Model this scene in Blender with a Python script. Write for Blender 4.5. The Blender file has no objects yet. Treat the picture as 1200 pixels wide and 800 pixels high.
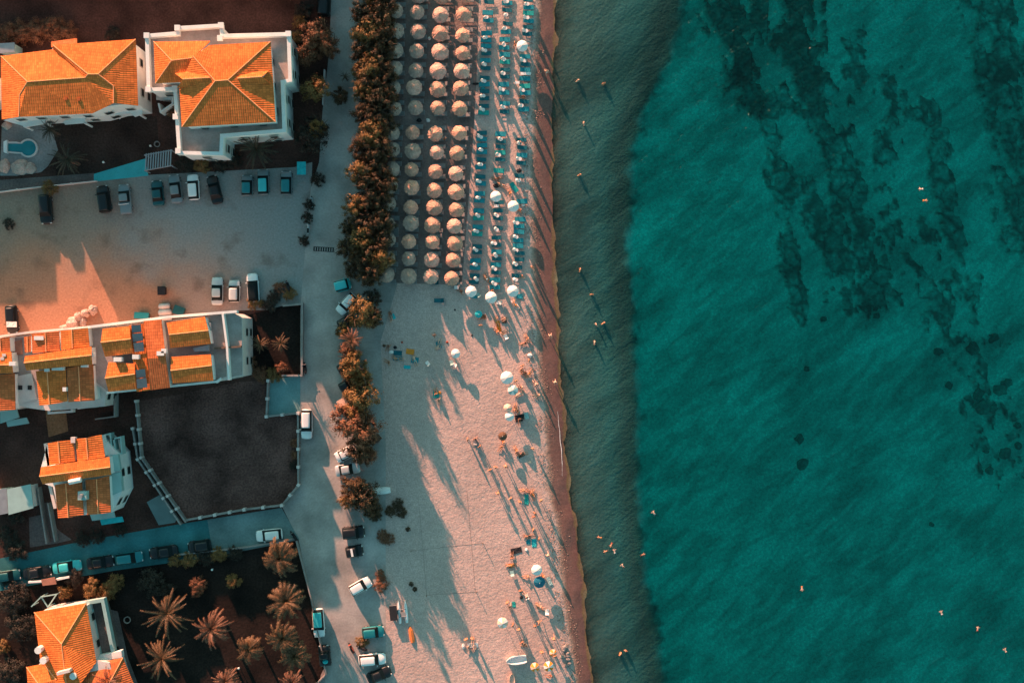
import bpy, bmesh, math, random
from mathutils import Vector, Matrix, noise
random.seed(7)
R = math.radians
PI = math.pi
sc = bpy.context.scene
col = sc.collection
S, CAMH = 8.0, 170.0           # picture pixels per metre on the ground, drone height

def W(px, py, h=0.0):
    k = (1 - h / CAMH) / S
    return Vector(((px - 600) * k, (400 - py) * k, h))

ORD = ("first second third fourth fifth sixth seventh eighth ninth tenth eleventh twelfth thirteenth fourteenth fifteenth "
       "sixteenth seventeenth eighteenth nineteenth twentieth twenty-first twenty-second twenty-third twenty-fourth twenty-fifth "
       "twenty-sixth twenty-seventh twenty-eighth twenty-ninth thirtieth thirty-first thirty-second").split()

# ------------------------------------------------------------------ materials
def nt(name):
    m = bpy.data.materials.new(name); m.use_nodes = True
    t = m.node_tree; t.nodes.clear()
    return m, t, t.nodes, t.links

def mat(name, c, rough=.8, var=.18, scale=1.5, fine=.0, fscale=12, bump=0., bscale=18, space='obj', island=0., metal=0., coat=0., spec=.3, c2=None):
    m, t, N, L = nt(name)
    out = N.new('ShaderNodeOutputMaterial'); p = N.new('ShaderNodeBsdfPrincipled')
    L.new(p.outputs[0], out.inputs[0])
    p.inputs['Roughness'].default_value = rough
    p.inputs['Metallic'].default_value = metal
    p.inputs['Coat Weight'].default_value = coat
    p.inputs['Specular IOR Level'].default_value = spec
    if space == 'obj':
        co = N.new('ShaderNodeTexCoord').outputs['Object']
    else:
        co = N.new('ShaderNodeNewGeometry').outputs['Position']
    n1 = N.new('ShaderNodeTexNoise'); n1.inputs['Scale'].default_value = scale; n1.inputs['Detail'].default_value = 5
    L.new(co, n1.inputs['Vector'])
    r = N.new('ShaderNodeValToRGB'); L.new(n1.outputs['Fac'], r.inputs[0])
    a = [max(0, x * (1 - var)) for x in c]; b = [min(1, x * (1 + var)) for x in (c2 or c)]
    r.color_ramp.elements[0].position = .3; r.color_ramp.elements[1].position = .7
    r.color_ramp.elements[0].color = (*a, 1); r.color_ramp.elements[1].color = (*b, 1)
    o = r.outputs[0]
    if fine:
        n2 = N.new('ShaderNodeTexNoise'); n2.inputs['Scale'].default_value = fscale; n2.inputs['Detail'].default_value = 3
        L.new(co, n2.inputs['Vector'])
        mr = N.new('ShaderNodeMapRange'); mr.inputs[1].default_value = .3; mr.inputs[2].default_value = .7
        mr.inputs[3].default_value = 1 - fine; mr.inputs[4].default_value = 1 + fine
        L.new(n2.outputs['Fac'], mr.inputs[0])
        mx = N.new('ShaderNodeVectorMath'); mx.operation = 'SCALE'
        L.new(o, mx.inputs[0]); L.new(mr.outputs[0], mx.inputs['Scale']); o = mx.outputs[0]
    if island:
        g = N.new('ShaderNodeNewGeometry')
        mr = N.new('ShaderNodeMapRange'); mr.inputs[3].default_value = 1 - island; mr.inputs[4].default_value = 1 + island
        L.new(g.outputs['Random Per Island'], mr.inputs[0])
        mx = N.new('ShaderNodeVectorMath'); mx.operation = 'SCALE'
        L.new(o, mx.inputs[0]); L.new(mr.outputs[0], mx.inputs['Scale']); o = mx.outputs[0]
    L.new(o, p.inputs['Base Color'])
    if bump:
        n3 = N.new('ShaderNodeTexNoise'); n3.inputs['Scale'].default_value = bscale; n3.inputs['Detail'].default_value = 4
        L.new(co, n3.inputs['Vector'])
        b = N.new('ShaderNodeBump'); b.inputs['Strength'].default_value = 1; b.inputs['Distance'].default_value = bump
        L.new(n3.outputs['Fac'], b.inputs['Height']); L.new(b.outputs[0], p.inputs['Normal'])
    return m

def roof_mat(name, c):
    m, t, N, L = nt(name)
    out = N.new('ShaderNodeOutputMaterial'); p = N.new('ShaderNodeBsdfPrincipled'); L.new(p.outputs[0], out.inputs[0])
    p.inputs['Roughness'].default_value = .85; p.inputs['Specular IOR Level'].default_value = .15
    uv = N.new('ShaderNodeUVMap'); uv.uv_map = 'UVMap'
    br = N.new('ShaderNodeTexBrick'); br.offset = .0; br.inputs['Scale'].default_value = 1
    br.inputs['Brick Width'].default_value = .3; br.inputs['Row Height'].default_value = .46
    br.inputs['Mortar Size'].default_value = .03; br.inputs['Mortar Smooth'].default_value = .6
    br.inputs['Color1'].default_value = (*[x * .78 for x in c], 1); br.inputs['Color2'].default_value = (*[min(1, x * 1.15) for x in c], 1)
    br.inputs['Mortar'].default_value = (*[x * .6 for x in c], 1)
    L.new(uv.outputs[0], br.inputs['Vector'])
    n = N.new('ShaderNodeTexNoise'); n.inputs['Scale'].default_value = .55; n.inputs['Detail'].default_value = 6
    L.new(uv.outputs[0], n.inputs['Vector'])
    mr = N.new('ShaderNodeMapRange'); mr.inputs[1].default_value = .3; mr.inputs[2].default_value = .7; mr.inputs[3].default_value = .75; mr.inputs[4].default_value = 1.1
    L.new(n.outputs['Fac'], mr.inputs[0])
    mx = N.new('ShaderNodeVectorMath'); mx.operation = 'SCALE'; L.new(br.outputs['Color'], mx.inputs[0]); L.new(mr.outputs[0], mx.inputs['Scale'])
    L.new(mx.outputs[0], p.inputs['Base Color'])
    w = N.new('ShaderNodeTexWave'); w.bands_direction = 'X'; w.inputs['Scale'].default_value = .314 / .3; w.inputs['Distortion'].default_value = .3
    L.new(uv.outputs[0], w.inputs['Vector'])
    w2 = N.new('ShaderNodeTexWave'); w2.bands_direction = 'Y'; w2.wave_profile = 'SAW'; w2.inputs['Scale'].default_value = .314 / .468; w2.inputs['Distortion'].default_value = .4
    L.new(uv.outputs[0], w2.inputs['Vector'])
    ad = N.new('ShaderNodeMath'); ad.operation = 'ADD'; L.new(w.outputs['Fac'], ad.inputs[0]); L.new(w2.outputs['Fac'], ad.inputs[1])
    b = N.new('ShaderNodeBump'); b.inputs['Strength'].default_value = 1; b.inputs['Distance'].default_value = .022
    L.new(ad.outputs[0], b.inputs['Height']); L.new(b.outputs[0], p.inputs['Normal'])
    return m

def ramp(N, L, src, stops):
    r = N.new('ShaderNodeValToRGB'); L.new(src, r.inputs[0])
    e = r.color_ramp.elements
    while len(e) < len(stops): e.new(.5)
    for i, (pos, c) in enumerate(stops):
        e[i].position = pos
        e[i].color = (*c, 1) if not isinstance(c, (int, float)) else (c, c, c, 1)
    return r.outputs[0]

def math_(N, L, op, a, b):
    n = N.new('ShaderNodeMath'); n.operation = op
    for i, v in enumerate((a, b)):
        if isinstance(v, (int, float)): n.inputs[i].default_value = v
        else: L.new(v, n.inputs[i])
    return n.outputs[0]

M = {}
M['roof'] = roof_mat('terracotta_tile', (.82, .205, .048))
M['roof_old'] = roof_mat('weathered_tile', (.66, .165, .055))
M['ridge'] = mat('ridge_tile', (.9, .36, .16), .9, .1)
M['white'] = mat('white_render', (.74, .73, .70), .8, .07, .6, .05, 6)
M['cream'] = mat('cream_render', (.62, .54, .5), .8, .1, .6, .06, 6)
M['terrace'] = mat('terrace_tile', (.34, .28, .26), .75, .15, .8, .1, 5)
M['terrace_red'] = mat('terracotta_floor', (.36, .16, .11), .8, .2, .8, .1, 5)
M['glass'] = mat('window_glass', (.012, .018, .02), .3, .1, spec=.06)
M['shutter'] = mat('window_frame', (.45, .42, .38), .6, .1)
M['panel'] = mat('solar_glass', (.16, .17, .18), .15, .1, .5, spec=.6)
M['metal'] = mat('grey_metal', (.35, .36, .37), .45, .1, metal=.5)
M['dark'] = mat('dark_rubber', (.015, .015, .016), .7, .1)
M['pole'] = mat('painted_pole', (.6, .58, .55), .5, .1)
M['wood'] = mat('weathered_wood', (.16, .1, .07), .8, .25, 3)
M['bark'] = mat('tree_bark', (.1, .065, .045), .9, .3, 4, bump=.02)
M['palm_bark'] = mat('palm_bark', (.15, .08, .055), .9, .35, 3, bump=.04)
M['leaf_hedge'] = mat('tamarisk_leaves', (.078, .044, .021), .6, .3, .7, island=.85, spec=.25)
M['leaf_rust'] = mat('rust_leaves', (.2, .082, .042), .6, .3, .7, island=.55, spec=.25)
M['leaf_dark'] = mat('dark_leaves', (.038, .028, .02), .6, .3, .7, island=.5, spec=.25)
M['leaf_ochre'] = mat('ochre_leaves', (.2, .105, .035), .6, .3, .7, island=.5, spec=.25)
M['frond'] = mat('palm_frond', (.12, .062, .028), .55, .3, .8, island=.45, spec=.3)
M['frond_pink'] = mat('dry_palm_frond', (.17, .072, .04), .55, .3, .8, island=.45, spec=.3)
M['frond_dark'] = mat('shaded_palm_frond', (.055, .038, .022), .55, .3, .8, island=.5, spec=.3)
M['straw'] = mat('straw_thatch', (.62, .33, .235), .95, .2, 2.2, .16, 14, bump=.035, bscale=13, spec=.1)
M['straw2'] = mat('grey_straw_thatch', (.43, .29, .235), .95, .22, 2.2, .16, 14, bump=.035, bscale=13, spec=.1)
M['teal_cloth'] = mat('teal_cushion', (.012, .24, .29), .8, .2, 1.2, .1, 9)
M['teal_dark'] = mat('dark_teal_cushion', (.006, .12, .15), .8, .2, 1.2, .1, 9)
M['teal_green'] = mat('green_teal_cushion', (.012, .32, .29), .8, .2, 1.2, .1, 9)
M['grey_cloth'] = mat('grey_sunbed_cloth', (.27, .26, .25), .85, .12, 1.5)
M['white_cloth'] = mat('white_canvas', (.78, .73, .7), .8, .06, 2)
M['cyan_cloth'] = mat('cyan_cloth', (.02, .42, .45), .8, .15, 2)
M['blue_cloth'] = mat('deep_blue_canvas', (.008, .13, .2), .8, .15, 2)
M['orange_cloth'] = mat('orange_cloth', (.72, .24, .03), .8, .15, 2)
M['peach_cloth'] = mat('peach_canvas', (.8, .5, .38), .8, .1, 2)
M['black_cloth'] = mat('black_cloth', (.02, .02, .024), .85, .2, 2)
M['brown_cloth'] = mat('brown_cloth', (.13, .07, .045), .85, .2, 2)
M['red_cloth'] = mat('red_cloth', (.4, .07, .04), .8, .15, 2)
M['skin'] = mat('tanned_skin', (.5, .24, .14), .6, .08, 3)
M['skin2'] = mat('pale_skin', (.62, .37, .27), .6, .08, 3)
M['skin3'] = mat('dark_tan_skin', (.34, .16, .1), .6, .08, 3)
M['hair'] = mat('dark_hair', (.03, .02, .016), .6, .2, 8)
M['hair2'] = mat('fair_hair', (.32, .19, .1), .6, .2, 8)
M['lamp'] = mat('lamp_glass', (.6, .6, .58), .15, .05, spec=.6)
M['rock'] = mat('reef_rock', (.034, .029, .026), .8, .45, .6, .3, 5, bump=.08, bscale=3)
M['reef'] = mat('sunken_reef', (.13, .22, .2), .9, .5, .35, .3, 2, bump=.1, bscale=2)
M['stone'] = mat('rough_stone', (.52, .36, .3), .9, .3, .8, .2, 6, bump=.08, bscale=3)
M['wall_grey'] = mat('grey_garden_wall', (.27, .24, .225), .9, .2, .8, .15, 6)
M['teal_roof'] = mat('teal_painted_sheet', (.3, .46, .44), .6, .08, .8)
M['teal_paint'] = mat('teal_paving', (.05, .4, .42), .7, .1, .6, .08, 5)
M['pool'] = mat('pool_lining', (.01, .19, .22), .1, .15, .5, spec=.5)
M['glaze'] = mat('white_gelcoat', (.76, .77, .76), .3, .05, coat=.3)
M['kayak'] = mat('orange_gelcoat', (.75, .2, .05), .35, .08, coat=.3)

def paint(name, c, metal=.25):
    if name not in M: M[name] = mat(name, c, .4, .05, .8, metal=metal * .6, coat=.25, spec=.35)
    return M[name]
paint('black_paint', (.012, .013, .015)); paint('white_paint', (.78, .78, .76), 0); paint('teal_paint_car', (.015, .2, .22))
paint('cyan_paint', (.05, .5, .52), 0); paint('grey_paint', (.2, .23, .24)); paint('silver_paint', (.5, .53, .53)); paint('dark_teal_paint', (.01, .085, .095))

# ------------------------------------------------------------------ object helpers
def tag(o, label=None, cat=None, group=None, kind=None):
    if label: o['label'] = label
    if cat: o['category'] = cat
    if group: o['group'] = group
    if kind: o['kind'] = kind
    return o

def link(name, me, parent=None, loc=None, rot=None, scale=None):
    o = bpy.data.objects.new(name, me); col.objects.link(o)
    if parent: o.parent = parent
    if loc is not None: o.location = loc
    if rot is not None: o.rotation_euler = rot
    if scale is not None: o.scale = scale
    return o

def empty(name, loc, rz=0, label=None, cat=None, group=None):
    o = link(name, None, None, loc, (0, 0, rz)); o.empty_display_size = .3
    return tag(o, label, cat, group)

def mesh(name, bm, m, smooth=False):
    me = bpy.data.meshes.new(name); bm.to_mesh(me); bm.free()
    for x in (m if isinstance(m, (list, tuple)) else [m]): me.materials.append(x)
    if smooth:
        for p in me.polygons: p.use_smooth = True
    return me

def put(name, bm, m, parent=None, smooth=False):
    """mesh given in world coordinates; parent is an unrotated empty"""
    if parent is not None:
        bmesh.ops.translate(bm, verts=bm.verts, vec=-parent.location)
    return link(name, mesh(name, bm, m, smooth), parent)

def face(bm, pts):
    vs = [bm.verts.new(p) for p in pts]
    try: return bm.faces.new(vs)
    except ValueError: return None

def box(bm, c, s, rz=0, mat_=None):
    mm = Matrix.Translation(c) @ Matrix.Rotation(rz, 4, 'Z') @ Matrix.Diagonal((s[0], s[1], s[2], 1))
    if mat_ is not None: mm = mat_ @ mm
    return bmesh.ops.create_cube(bm, size=1, matrix=mm)['verts']

def prism(bm, pts, z0, z1):
    n = len(pts)
    area = sum(pts[i][0] * pts[(i + 1) % n][1] - pts[(i + 1) % n][0] * pts[i][1] for i in range(n))
    if area < 0: pts = pts[::-1]
    a = [bm.verts.new((p[0], p[1], z0)) for p in pts]; b = [bm.verts.new((p[0], p[1], z1)) for p in pts]
    bm.faces.new(b); bm.faces.new(a[::-1])
    for i in range(n):
        j = (i + 1) % n
        bm.faces.new((a[i], a[j], b[j], b[i]))

def pxpoly(pts, h):
    return [W(x, y, h) for x, y in pts]

def tube(bm, p0, p1, r0, r1=None, n=6, caps=True):
    p0, p1 = Vector(p0), Vector(p1); r1 = r0 if r1 is None else r1
    d = p1 - p0
    if d.length < 1e-6: return
    q = d.to_track_quat('Z', 'Y')
    a, b = [], []
    for i in range(n):
        t = 2 * PI * i / n; v = q @ Vector((math.cos(t), math.sin(t), 0))
        a.append(bm.verts.new(p0 + v * r0)); b.append(bm.verts.new(p1 + v * r1))
    for i in range(n):
        j = (i + 1) % n; bm.faces.new((a[i], a[j], b[j], b[i]))
    if caps: bm.faces.new(b); bm.faces.new(a[::-1])

def lathe(bm, prof, n=16, cz=(0, 0)):
    rings = []
    for r, z in prof:
        if r < 1e-5: rings.append([bm.verts.new((cz[0], cz[1], z))])
        else: rings.append([bm.verts.new((cz[0] + r * math.cos(2 * PI * i / n), cz[1] + r * math.sin(2 * PI * i / n), z)) for i in range(n)])
    for a, b in zip(rings, rings[1:]):
        for i in range(n):
            j = (i + 1) % n
            q = [a[i % len(a)], a[j % len(a)], b[j % len(b)], b[i % len(b)]]
            u = []
            for v in q:
                if v not in u: u.append(v)
            if len(u) > 2:
                try: bm.faces.new(u)
                except ValueError: pass

def uv_tiles(bm):
    uv = bm.loops.layers.uv.get('UVMap') or bm.loops.layers.uv.new('UVMap')
    for f in bm.faces:
        f.normal_update(); n = f.normal
        t = Vector((0, 0, 1)).cross(n)
        t = t.normalized() if t.length > 1e-4 else Vector((1, 0, 0))
        v = n.cross(t)
        for l in f.loops: l[uv].uv = (l.vert.co.dot(t), l.vert.co.dot(v))

def sheet(name, pts, z, m, label, cat='ground', kind='structure'):
    bm = bmesh.new(); face(bm, [(W(x, y).x, W(x, y).y, z) for x, y in pts])
    bmesh.ops.recalc_face_normals(bm, faces=bm.faces)
    for f in bm.faces:
        if f.normal.z < 0: f.normal_flip()
    bmesh.ops.triangulate(bm, faces=bm.faces)
    o = put(name, bm, m)
    return tag(o, label, cat, None, kind)

for k_, c_ in enumerate(((.66, .35, .25), (.56, .3, .22), (.62, .37, .29), (.5, .29, .21))):
    M['straw_%d' % k_] = mat('straw_thatch_tone', c_, .95, .22, 2.2, .18, 14, bump=.04, bscale=11, spec=.1)
# ------------------------------------------------------------------ camera, sun, sky
cam = bpy.data.objects.new('camera', bpy.data.cameras.new('camera')); col.objects.link(cam)
cam.location = (0, 0, CAMH); cam.rotation_euler = (0, 0, 0)
cam.data.sensor_width = 36; cam.data.lens = 36 * CAMH / 150.0
cam.data.clip_start = 1; cam.data.clip_end = 6000
sc.camera = cam
ELEV = R(13.2); HX, HY = .43, -.903
sun = bpy.data.objects.new('sun', bpy.data.lights.new('sun', 'SUN')); col.objects.link(sun)
sun.data.energy = 5.0; sun.data.angle = R(.5); sun.data.color = (1.0, .46, .305)
sd = Vector((HX * math.cos(ELEV), HY * math.cos(ELEV), -math.sin(ELEV)))
sun.rotation_euler = sd.to_track_quat('-Z', 'Y').to_euler()
w = bpy.data.worlds.new('World'); sc.world = w; w.use_nodes = True
N, L = w.node_tree.nodes, w.node_tree.links; N.clear()
sky = N.new('ShaderNodeTexSky'); sky.sky_type = 'NISHITA'; sky.sun_disc = False
sky.sun_elevation = ELEV; sky.sun_rotation = math.atan2(-HX, -HY)
tint = N.new('ShaderNodeVectorMath'); tint.operation = 'MULTIPLY'; tint.inputs[1].default_value = (.6, 1.0, .83)
bg = N.new('ShaderNodeBackground'); bg.inputs['Strength'].default_value = .1
out = N.new('ShaderNodeOutputWorld')
L.new(sky.outputs[0], tint.inputs[0]); L.new(tint.outputs[0], bg.inputs[0]); L.new(bg.outputs[0], out.inputs[0])
vs = sc.view_settings
vs.view_transform = 'Standard'; vs.look = 'None'; vs.gamma = 1; vs.use_curve_mapping = False; vs.exposure = 1.45
sc.cycles.max_bounces = 6; sc.cycles.transparent_max_bounces = 12
sc.cycles.use_denoising = True

# ------------------------------------------------------------------ ground, beach and sea
def interp(tab, y):
    if y <= tab[0][0]: return tab[0][1]
    for (y0, x0), (y1, x1) in zip(tab, tab[1:]):
        if y <= y1:
            f = (y - y0) / (y1 - y0); f = f * f * (3 - 2 * f) * .5 + f * .5
            return x0 + (x1 - x0) * f
    return tab[-1][1]
WETL = [(-300, 634), (0, 628), (100, 623), (200, 620), (300, 621), (400, 627), (500, 637), (560, 641), (620, 650), (680, 656), (740, 665), (800, 673), (1100, 720)]
SHORE = [(-300, 655), (0, 652), (100, 650), (200, 648), (260, 650), (320, 650), (360, 654), (400, 655), (450, 658), (500, 662), (560, 667), (600, 673), (650, 679), (687, 685), (720, 686), (760, 690), (800, 696), (1100, 745)]
DROP = [(-300, 800), (0, 795), (60, 783), (100, 762), (130, 746), (180, 735), (300, 733), (400, 738), (500, 742), (600, 744), (680, 751), (740, 763), (800, 773), (1100, 830)]
def zt(t):
    for (a, za), (b, zb) in (((-9, .012), (-.2, .012)), ((-.2, .012), (1, -.5)), ((1, -.5), (1.3, -.6)), ((1.3, -.6), (2, -1.4)), ((2, -1.4), (2.3, -2.4)), ((2.3, -2.4), (4, -3.4))):
        if t <= b: return za + (zb - za) * (t - a) / (b - a)
    return -3.4
ys = [-20000, -6000, -2000, -800] + list(range(-400, 1201, 6)) + [1600, 2800, 6800, 20800]
tcols = [-3, -2, -1.5, -1, -.6, -.3] + [i / 12 for i in range(0, 13)] + [1 + i / 14 for i in range(1, 15)] + [2.05, 2.1, 2.2, 2.35, 2.6, 3, 3.5, 4, 4.5, 6, 10, 30]
def tx(t, y):
    a, b, c = interp(WETL, y), interp(SHORE, y), interp(DROP, y)
    jig = 2.2 * noise.noise((y * .02, 3.1, 0)) + 1.2 * noise.noise((y * .07, 9, 0))
    if t <= 0:
        x0 = 392 if y > 330 else 436
        return a + (a - x0) * t / 3 + jig * max(0, 1 + t)
    if t <= 1: return a + (b - a) * t + jig
    if t <= 2: return b + (c - b) * (t - 1) + jig
    if t <= 4: return c + 110 * (t - 2)
    return c + 220 + (t - 4) * 700
def grid(name, cols, zf, m, extra=None):
    bm = bmesh.new(); lay = bm.verts.layers.float.new('tt')
    rows = []
    for y in ys:
        r = []
        for t in cols:
            x = tx(t, y); p = W(x, y)
            v = bm.verts.new((p.x, p.y, zf(t, x, y))); v[lay] = t; r.append(v)
        rows.append(r)
    for a, b in zip(rows, rows[1:]):
        for i in range(len(cols) - 1): bm.faces.new((a[i], b[i], b[i + 1], a[i + 1]))
    return link(name, mesh(name, bm, m, True))

# beach and sea bed: dry sand, wet sand, pebbles, weed line, pale sand bed
m, t, N, L = nt('beach_and_bed')
out = N.new('ShaderNodeOutputMaterial'); p = N.new('ShaderNodeBsdfPrincipled'); L.new(p.outputs[0], out.inputs[0])
pos = N.new('ShaderNodeNewGeometry').outputs['Position']
at = N.new('ShaderNodeAttribute'); at.attribute_name = 'tt'
def noise_(sc_, det=4, vec=None, dist=0):
    n = N.new('ShaderNodeTexNoise'); n.inputs['Scale'].default_value = sc_; n.inputs['Detail'].default_value = det; n.inputs['Distortion'].default_value = dist
    L.new(vec or pos, n.inputs['Vector']); return n.outputs['Fac']
jit = math_(N, L, 'ADD', math_(N, L, 'MULTIPLY', math_(N, L, 'SUBTRACT', noise_(.5, 5), .5), .34), math_(N, L, 'MULTIPLY', math_(N, L, 'SUBTRACT', noise_(.11, 3), .5), .3))
tt = math_(N, L, 'DIVIDE', math_(N, L, 'ADD', at.outputs['Fac'], jit), 4)
SAND = (.535, .39, .34)
base = ramp(N, L, tt, [(0, SAND), (.012, (.44, .31, .255)), (.04, (.3, .195, .155)), (.075, (.19, .105, .088)), (.21, (.165, .082, .07)), (.24, (.18, .12, .055)), (.252, (.185, .115, .07)), (.27, (.19, .16, .09)),
                       (.3, (.38, .38, .27)), (.345, (.3, .4, .34)), (.41, (.19, .33, .29)), (.465, (.06, .1, .085)), (.485, (.035, .055, .045)), (.503, (.04, .06, .05)), (.525, (.45, .8, .71)), (1, (.42, .78, .7))])
blot = ramp(N, L, noise_(.12, 6), [(.3, .86), (.7, 1.1)])
grain = ramp(N, L, noise_(5, 3), [(.3, .8), (.7, 1.18)])
peb = ramp(N, L, noise_(1.6, 4, None, .5), [(.3, .88), (.7, 1.08)])
v = base
for f in (blot, grain, peb):
    mx = N.new('ShaderNodeMixRGB'); mx.blend_type = 'MULTIPLY'; mx.inputs[0].default_value = 1
    L.new(v, mx.inputs[1]); L.new(f, mx.inputs[2]); v = mx.outputs[0]
L.new(v, p.inputs['Base Color'])
p.inputs['Specular IOR Level'].default_value = .2
L.new(ramp(N, L, tt, [(.05, .95), (.2, .55)]), p.inputs['Roughness'])
h = math_(N, L, 'ADD', math_(N, L, 'MULTIPLY', noise_(1.1, 3), .5), math_(N, L, 'MULTIPLY', noise_(3.2, 3), .35))
b = N.new('ShaderNodeBump'); b.inputs['Strength'].default_value = 1
L.new(ramp(N, L, tt, [(.02, .16), (.12, .05)]), b.inputs['Distance'])
L.new(h, b.inputs['Height']); L.new(b.outputs[0], p.inputs['Normal'])
beach = grid('beach', tcols, lambda t, x, y: zt(t) + (.10 * (noise.noise((x * .03, y * .035, 2)) + .6 * noise.noise((x * .09, y * .11, 5))) * min(1, max(0, (1.06 - t) * 8)) if .4 < t < 1.06 else 0), m)
tag(beach, 'pale sandy beach running down into the shallow water', 'beach', None, 'structure')

# sea surface
m, t, N, L = nt('sea_water')
out = N.new('ShaderNodeOutputMaterial')
pos = N.new('ShaderNodeNewGeometry').outputs['Position']
at = N.new('ShaderNodeAttribute'); at.attribute_name = 'tt'
m0 = N.new('ShaderNodeMapping'); m0.inputs['Rotation'].default_value = (0, 0, R(-40)); L.new(pos, m0.inputs['Vector'])
mp = N.new('ShaderNodeMapping'); mp.inputs['Scale'].default_value = (.36, 1, 1); L.new(m0.outputs[0], mp.inputs['Vector'])
sw = noise_(.62, 4, mp.outputs[0], .5); sw2 = noise_(1.3, 4, mp.outputs[0], .5); rip = noise_(2.6, 6); big = noise_(.035, 5, mp.outputs[0]); stk = noise_(.17, 5, mp.outputs[0], .8)
h = math_(N, L, 'ADD', math_(N, L, 'MULTIPLY', sw, .45), math_(N, L, 'ADD', math_(N, L, 'MULTIPLY', sw2, .19), math_(N, L, 'MULTIPLY', rip, .3)))
b = N.new('ShaderNodeBump'); b.inputs['Strength'].default_value = 1
L.new(h, b.inputs['Height'])
tt = math_(N, L, 'DIVIDE', math_(N, L, 'ADD', at.outputs['Fac'], math_(N, L, 'MULTIPLY', math_(N, L, 'SUBTRACT', noise_(.45, 5), .5), .16)), 4)
L.new(ramp(N, L, tt, [(.25, .3), (.5, .42), (.53, .55)]), b.inputs['Distance'])
dif = N.new('ShaderNodeBsdfDiffuse'); L.new(b.outputs[0], dif.inputs['Normal'])
tur = N.new('ShaderNodeMixRGB'); tur.blend_type = 'MULTIPLY'; tur.inputs[0].default_value = 1
L.new(ramp(N, L, tt, [(.245, (.16, .17, .125)), (.275, (.105, .195, .17)), (.42, (.05, .195, .178)), (.475, (.04, .13, .118)), (.505, (.025, .125, .11)), (.525, (.0, .2, .188)), (.75, (.0, .195, .185)), (1, (.0, .18, .175))]), tur.inputs[1])
L.new(math_(N, L, 'MULTIPLY', ramp(N, L, big, [(.3, .72), (.7, 1.1)]), ramp(N, L, stk, [(.35, .62), (.64, 1.2)])), tur.inputs[2]); L.new(tur.outputs[0], dif.inputs['Color'])
tr = N.new('ShaderNodeBsdfTransparent'); trm = N.new('ShaderNodeVectorMath')
L.new(ramp(N, L, tt, [(.25, (.85, .97, .96)), (.505, (.5, .85, .82)), (.525, (.02, .86, .765)), (1, (.015, .84, .755))]), trm.inputs[0])
trm.operation = 'SCALE'; L.new(math_(N, L, 'MULTIPLY', math_(N, L, 'MULTIPLY', ramp(N, L, stk, [(.36, .86), (.63, 1.06)]), ramp(N, L, sw, [(.37, .7), (.62, 1.14)])), ramp(N, L, rip, [(.36, .82), (.64, 1.12)])), trm.inputs['Scale']); L.new(trm.outputs[0], tr.inputs['Color'])  # wave light and dark streaks put into the transmitted colour
m1 = N.new('ShaderNodeMixShader'); L.new(ramp(N, L, tt, [(.243, .06), (.262, .3), (.3, .42), (.5, .4), (.525, .09), (1, .1)]), m1.inputs[0]); L.new(tr.outputs[0], m1.inputs[1]); L.new(dif.outputs[0], m1.inputs[2])
gl = N.new('ShaderNodeBsdfGlossy'); gl.inputs['Roughness'].default_value = .12; L.new(b.outputs[0], gl.inputs['Normal'])
fr = N.new('ShaderNodeFresnel'); fr.inputs['IOR'].default_value = 1.33; L.new(b.outputs[0], fr.inputs['Normal'])
m2 = N.new('ShaderNodeMixShader'); L.new(fr.outputs[0], m2.inputs[0]); L.new(m1.outputs[0], m2.inputs[1]); L.new(gl.outputs[0], m2.inputs[2])
L.new(m2.outputs[0], out.inputs[0])
sea = grid('sea_water', [x for x in tcols if x >= .9], lambda t, x, y: -.5, m)
tag(sea, 'clear teal sea water with low diagonal ripples', 'sea', None, 'structure')

# land
def ground_mat(name, c, c2, fine=.3, bump=.05):
    return mat(name, c, .95, .25, .22, fine, 3.5, bump, 2.5, 'pos', spec=.1, c2=c2)
M['soil'] = ground_mat('dark_soil', (.055, .028, .023), (.09, .042, .033))
M['field'] = ground_mat('ploughed_soil', (.062, .03, .025), (.15, .072, .06), .4, .09)
M['lawn'] = ground_mat('dark_lawn', (.04, .024, .02), (.055, .032, .026), .3, .06)
M['garden'] = ground_mat('garden_shade_soil', (.013, .0095, .0085), (.024, .0155, .013), .35, .06)  # kept near black so the colour stands in for shade
M['dust'] = ground_mat('dusty_concrete', (.33, .305, .28), (.4, .355, .325), .1, .02)
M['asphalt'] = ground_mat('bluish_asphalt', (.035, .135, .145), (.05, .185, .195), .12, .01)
M['paving'] = ground_mat('grey_paving', (.25, .22, .21), (.3, .26, .25), .15, .01)
M['darkpave'] = ground_mat('dark_paving', (.13, .1, .095), (.17, .13, .12), .2, .02)
M['redsoil'] = ground_mat('red_earth', (.3, .12, .06), (.36, .16, .085), .25, .04)
# parking lot: grey gravel by the road, red earth by the row houses, brown by the villas
m, t, N, L = nt('parking_gravel'); M['parking'] = m
out = N.new('ShaderNodeOutputMaterial'); p = N.new('ShaderNodeBsdfPrincipled'); L.new(p.outputs[0], out.inputs[0])
p.inputs['Roughness'].default_value = .95; p.inputs['Specular IOR Level'].default_value = .1
pos = N.new('ShaderNodeNewGeometry').outputs['Position']
sx = N.new('ShaderNodeSeparateXYZ'); L.new(pos, sx.inputs[0])
wob = math_(N, L, 'MULTIPLY', math_(N, L, 'SUBTRACT', noise_(.13, 5), .5), 14)
ax = math_(N, L, 'ADD', sx.outputs['X'], wob); ay = math_(N, L, 'ADD', sx.outputs['Y'], wob)
def mr(v, a, b_):
    n = N.new('ShaderNodeMapRange'); n.inputs[1].default_value = a; n.inputs[2].default_value = b_; n.interpolation_type = 'SMOOTHSTEP'; L.new(v, n.inputs[0]); return n.outputs[0]
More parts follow.
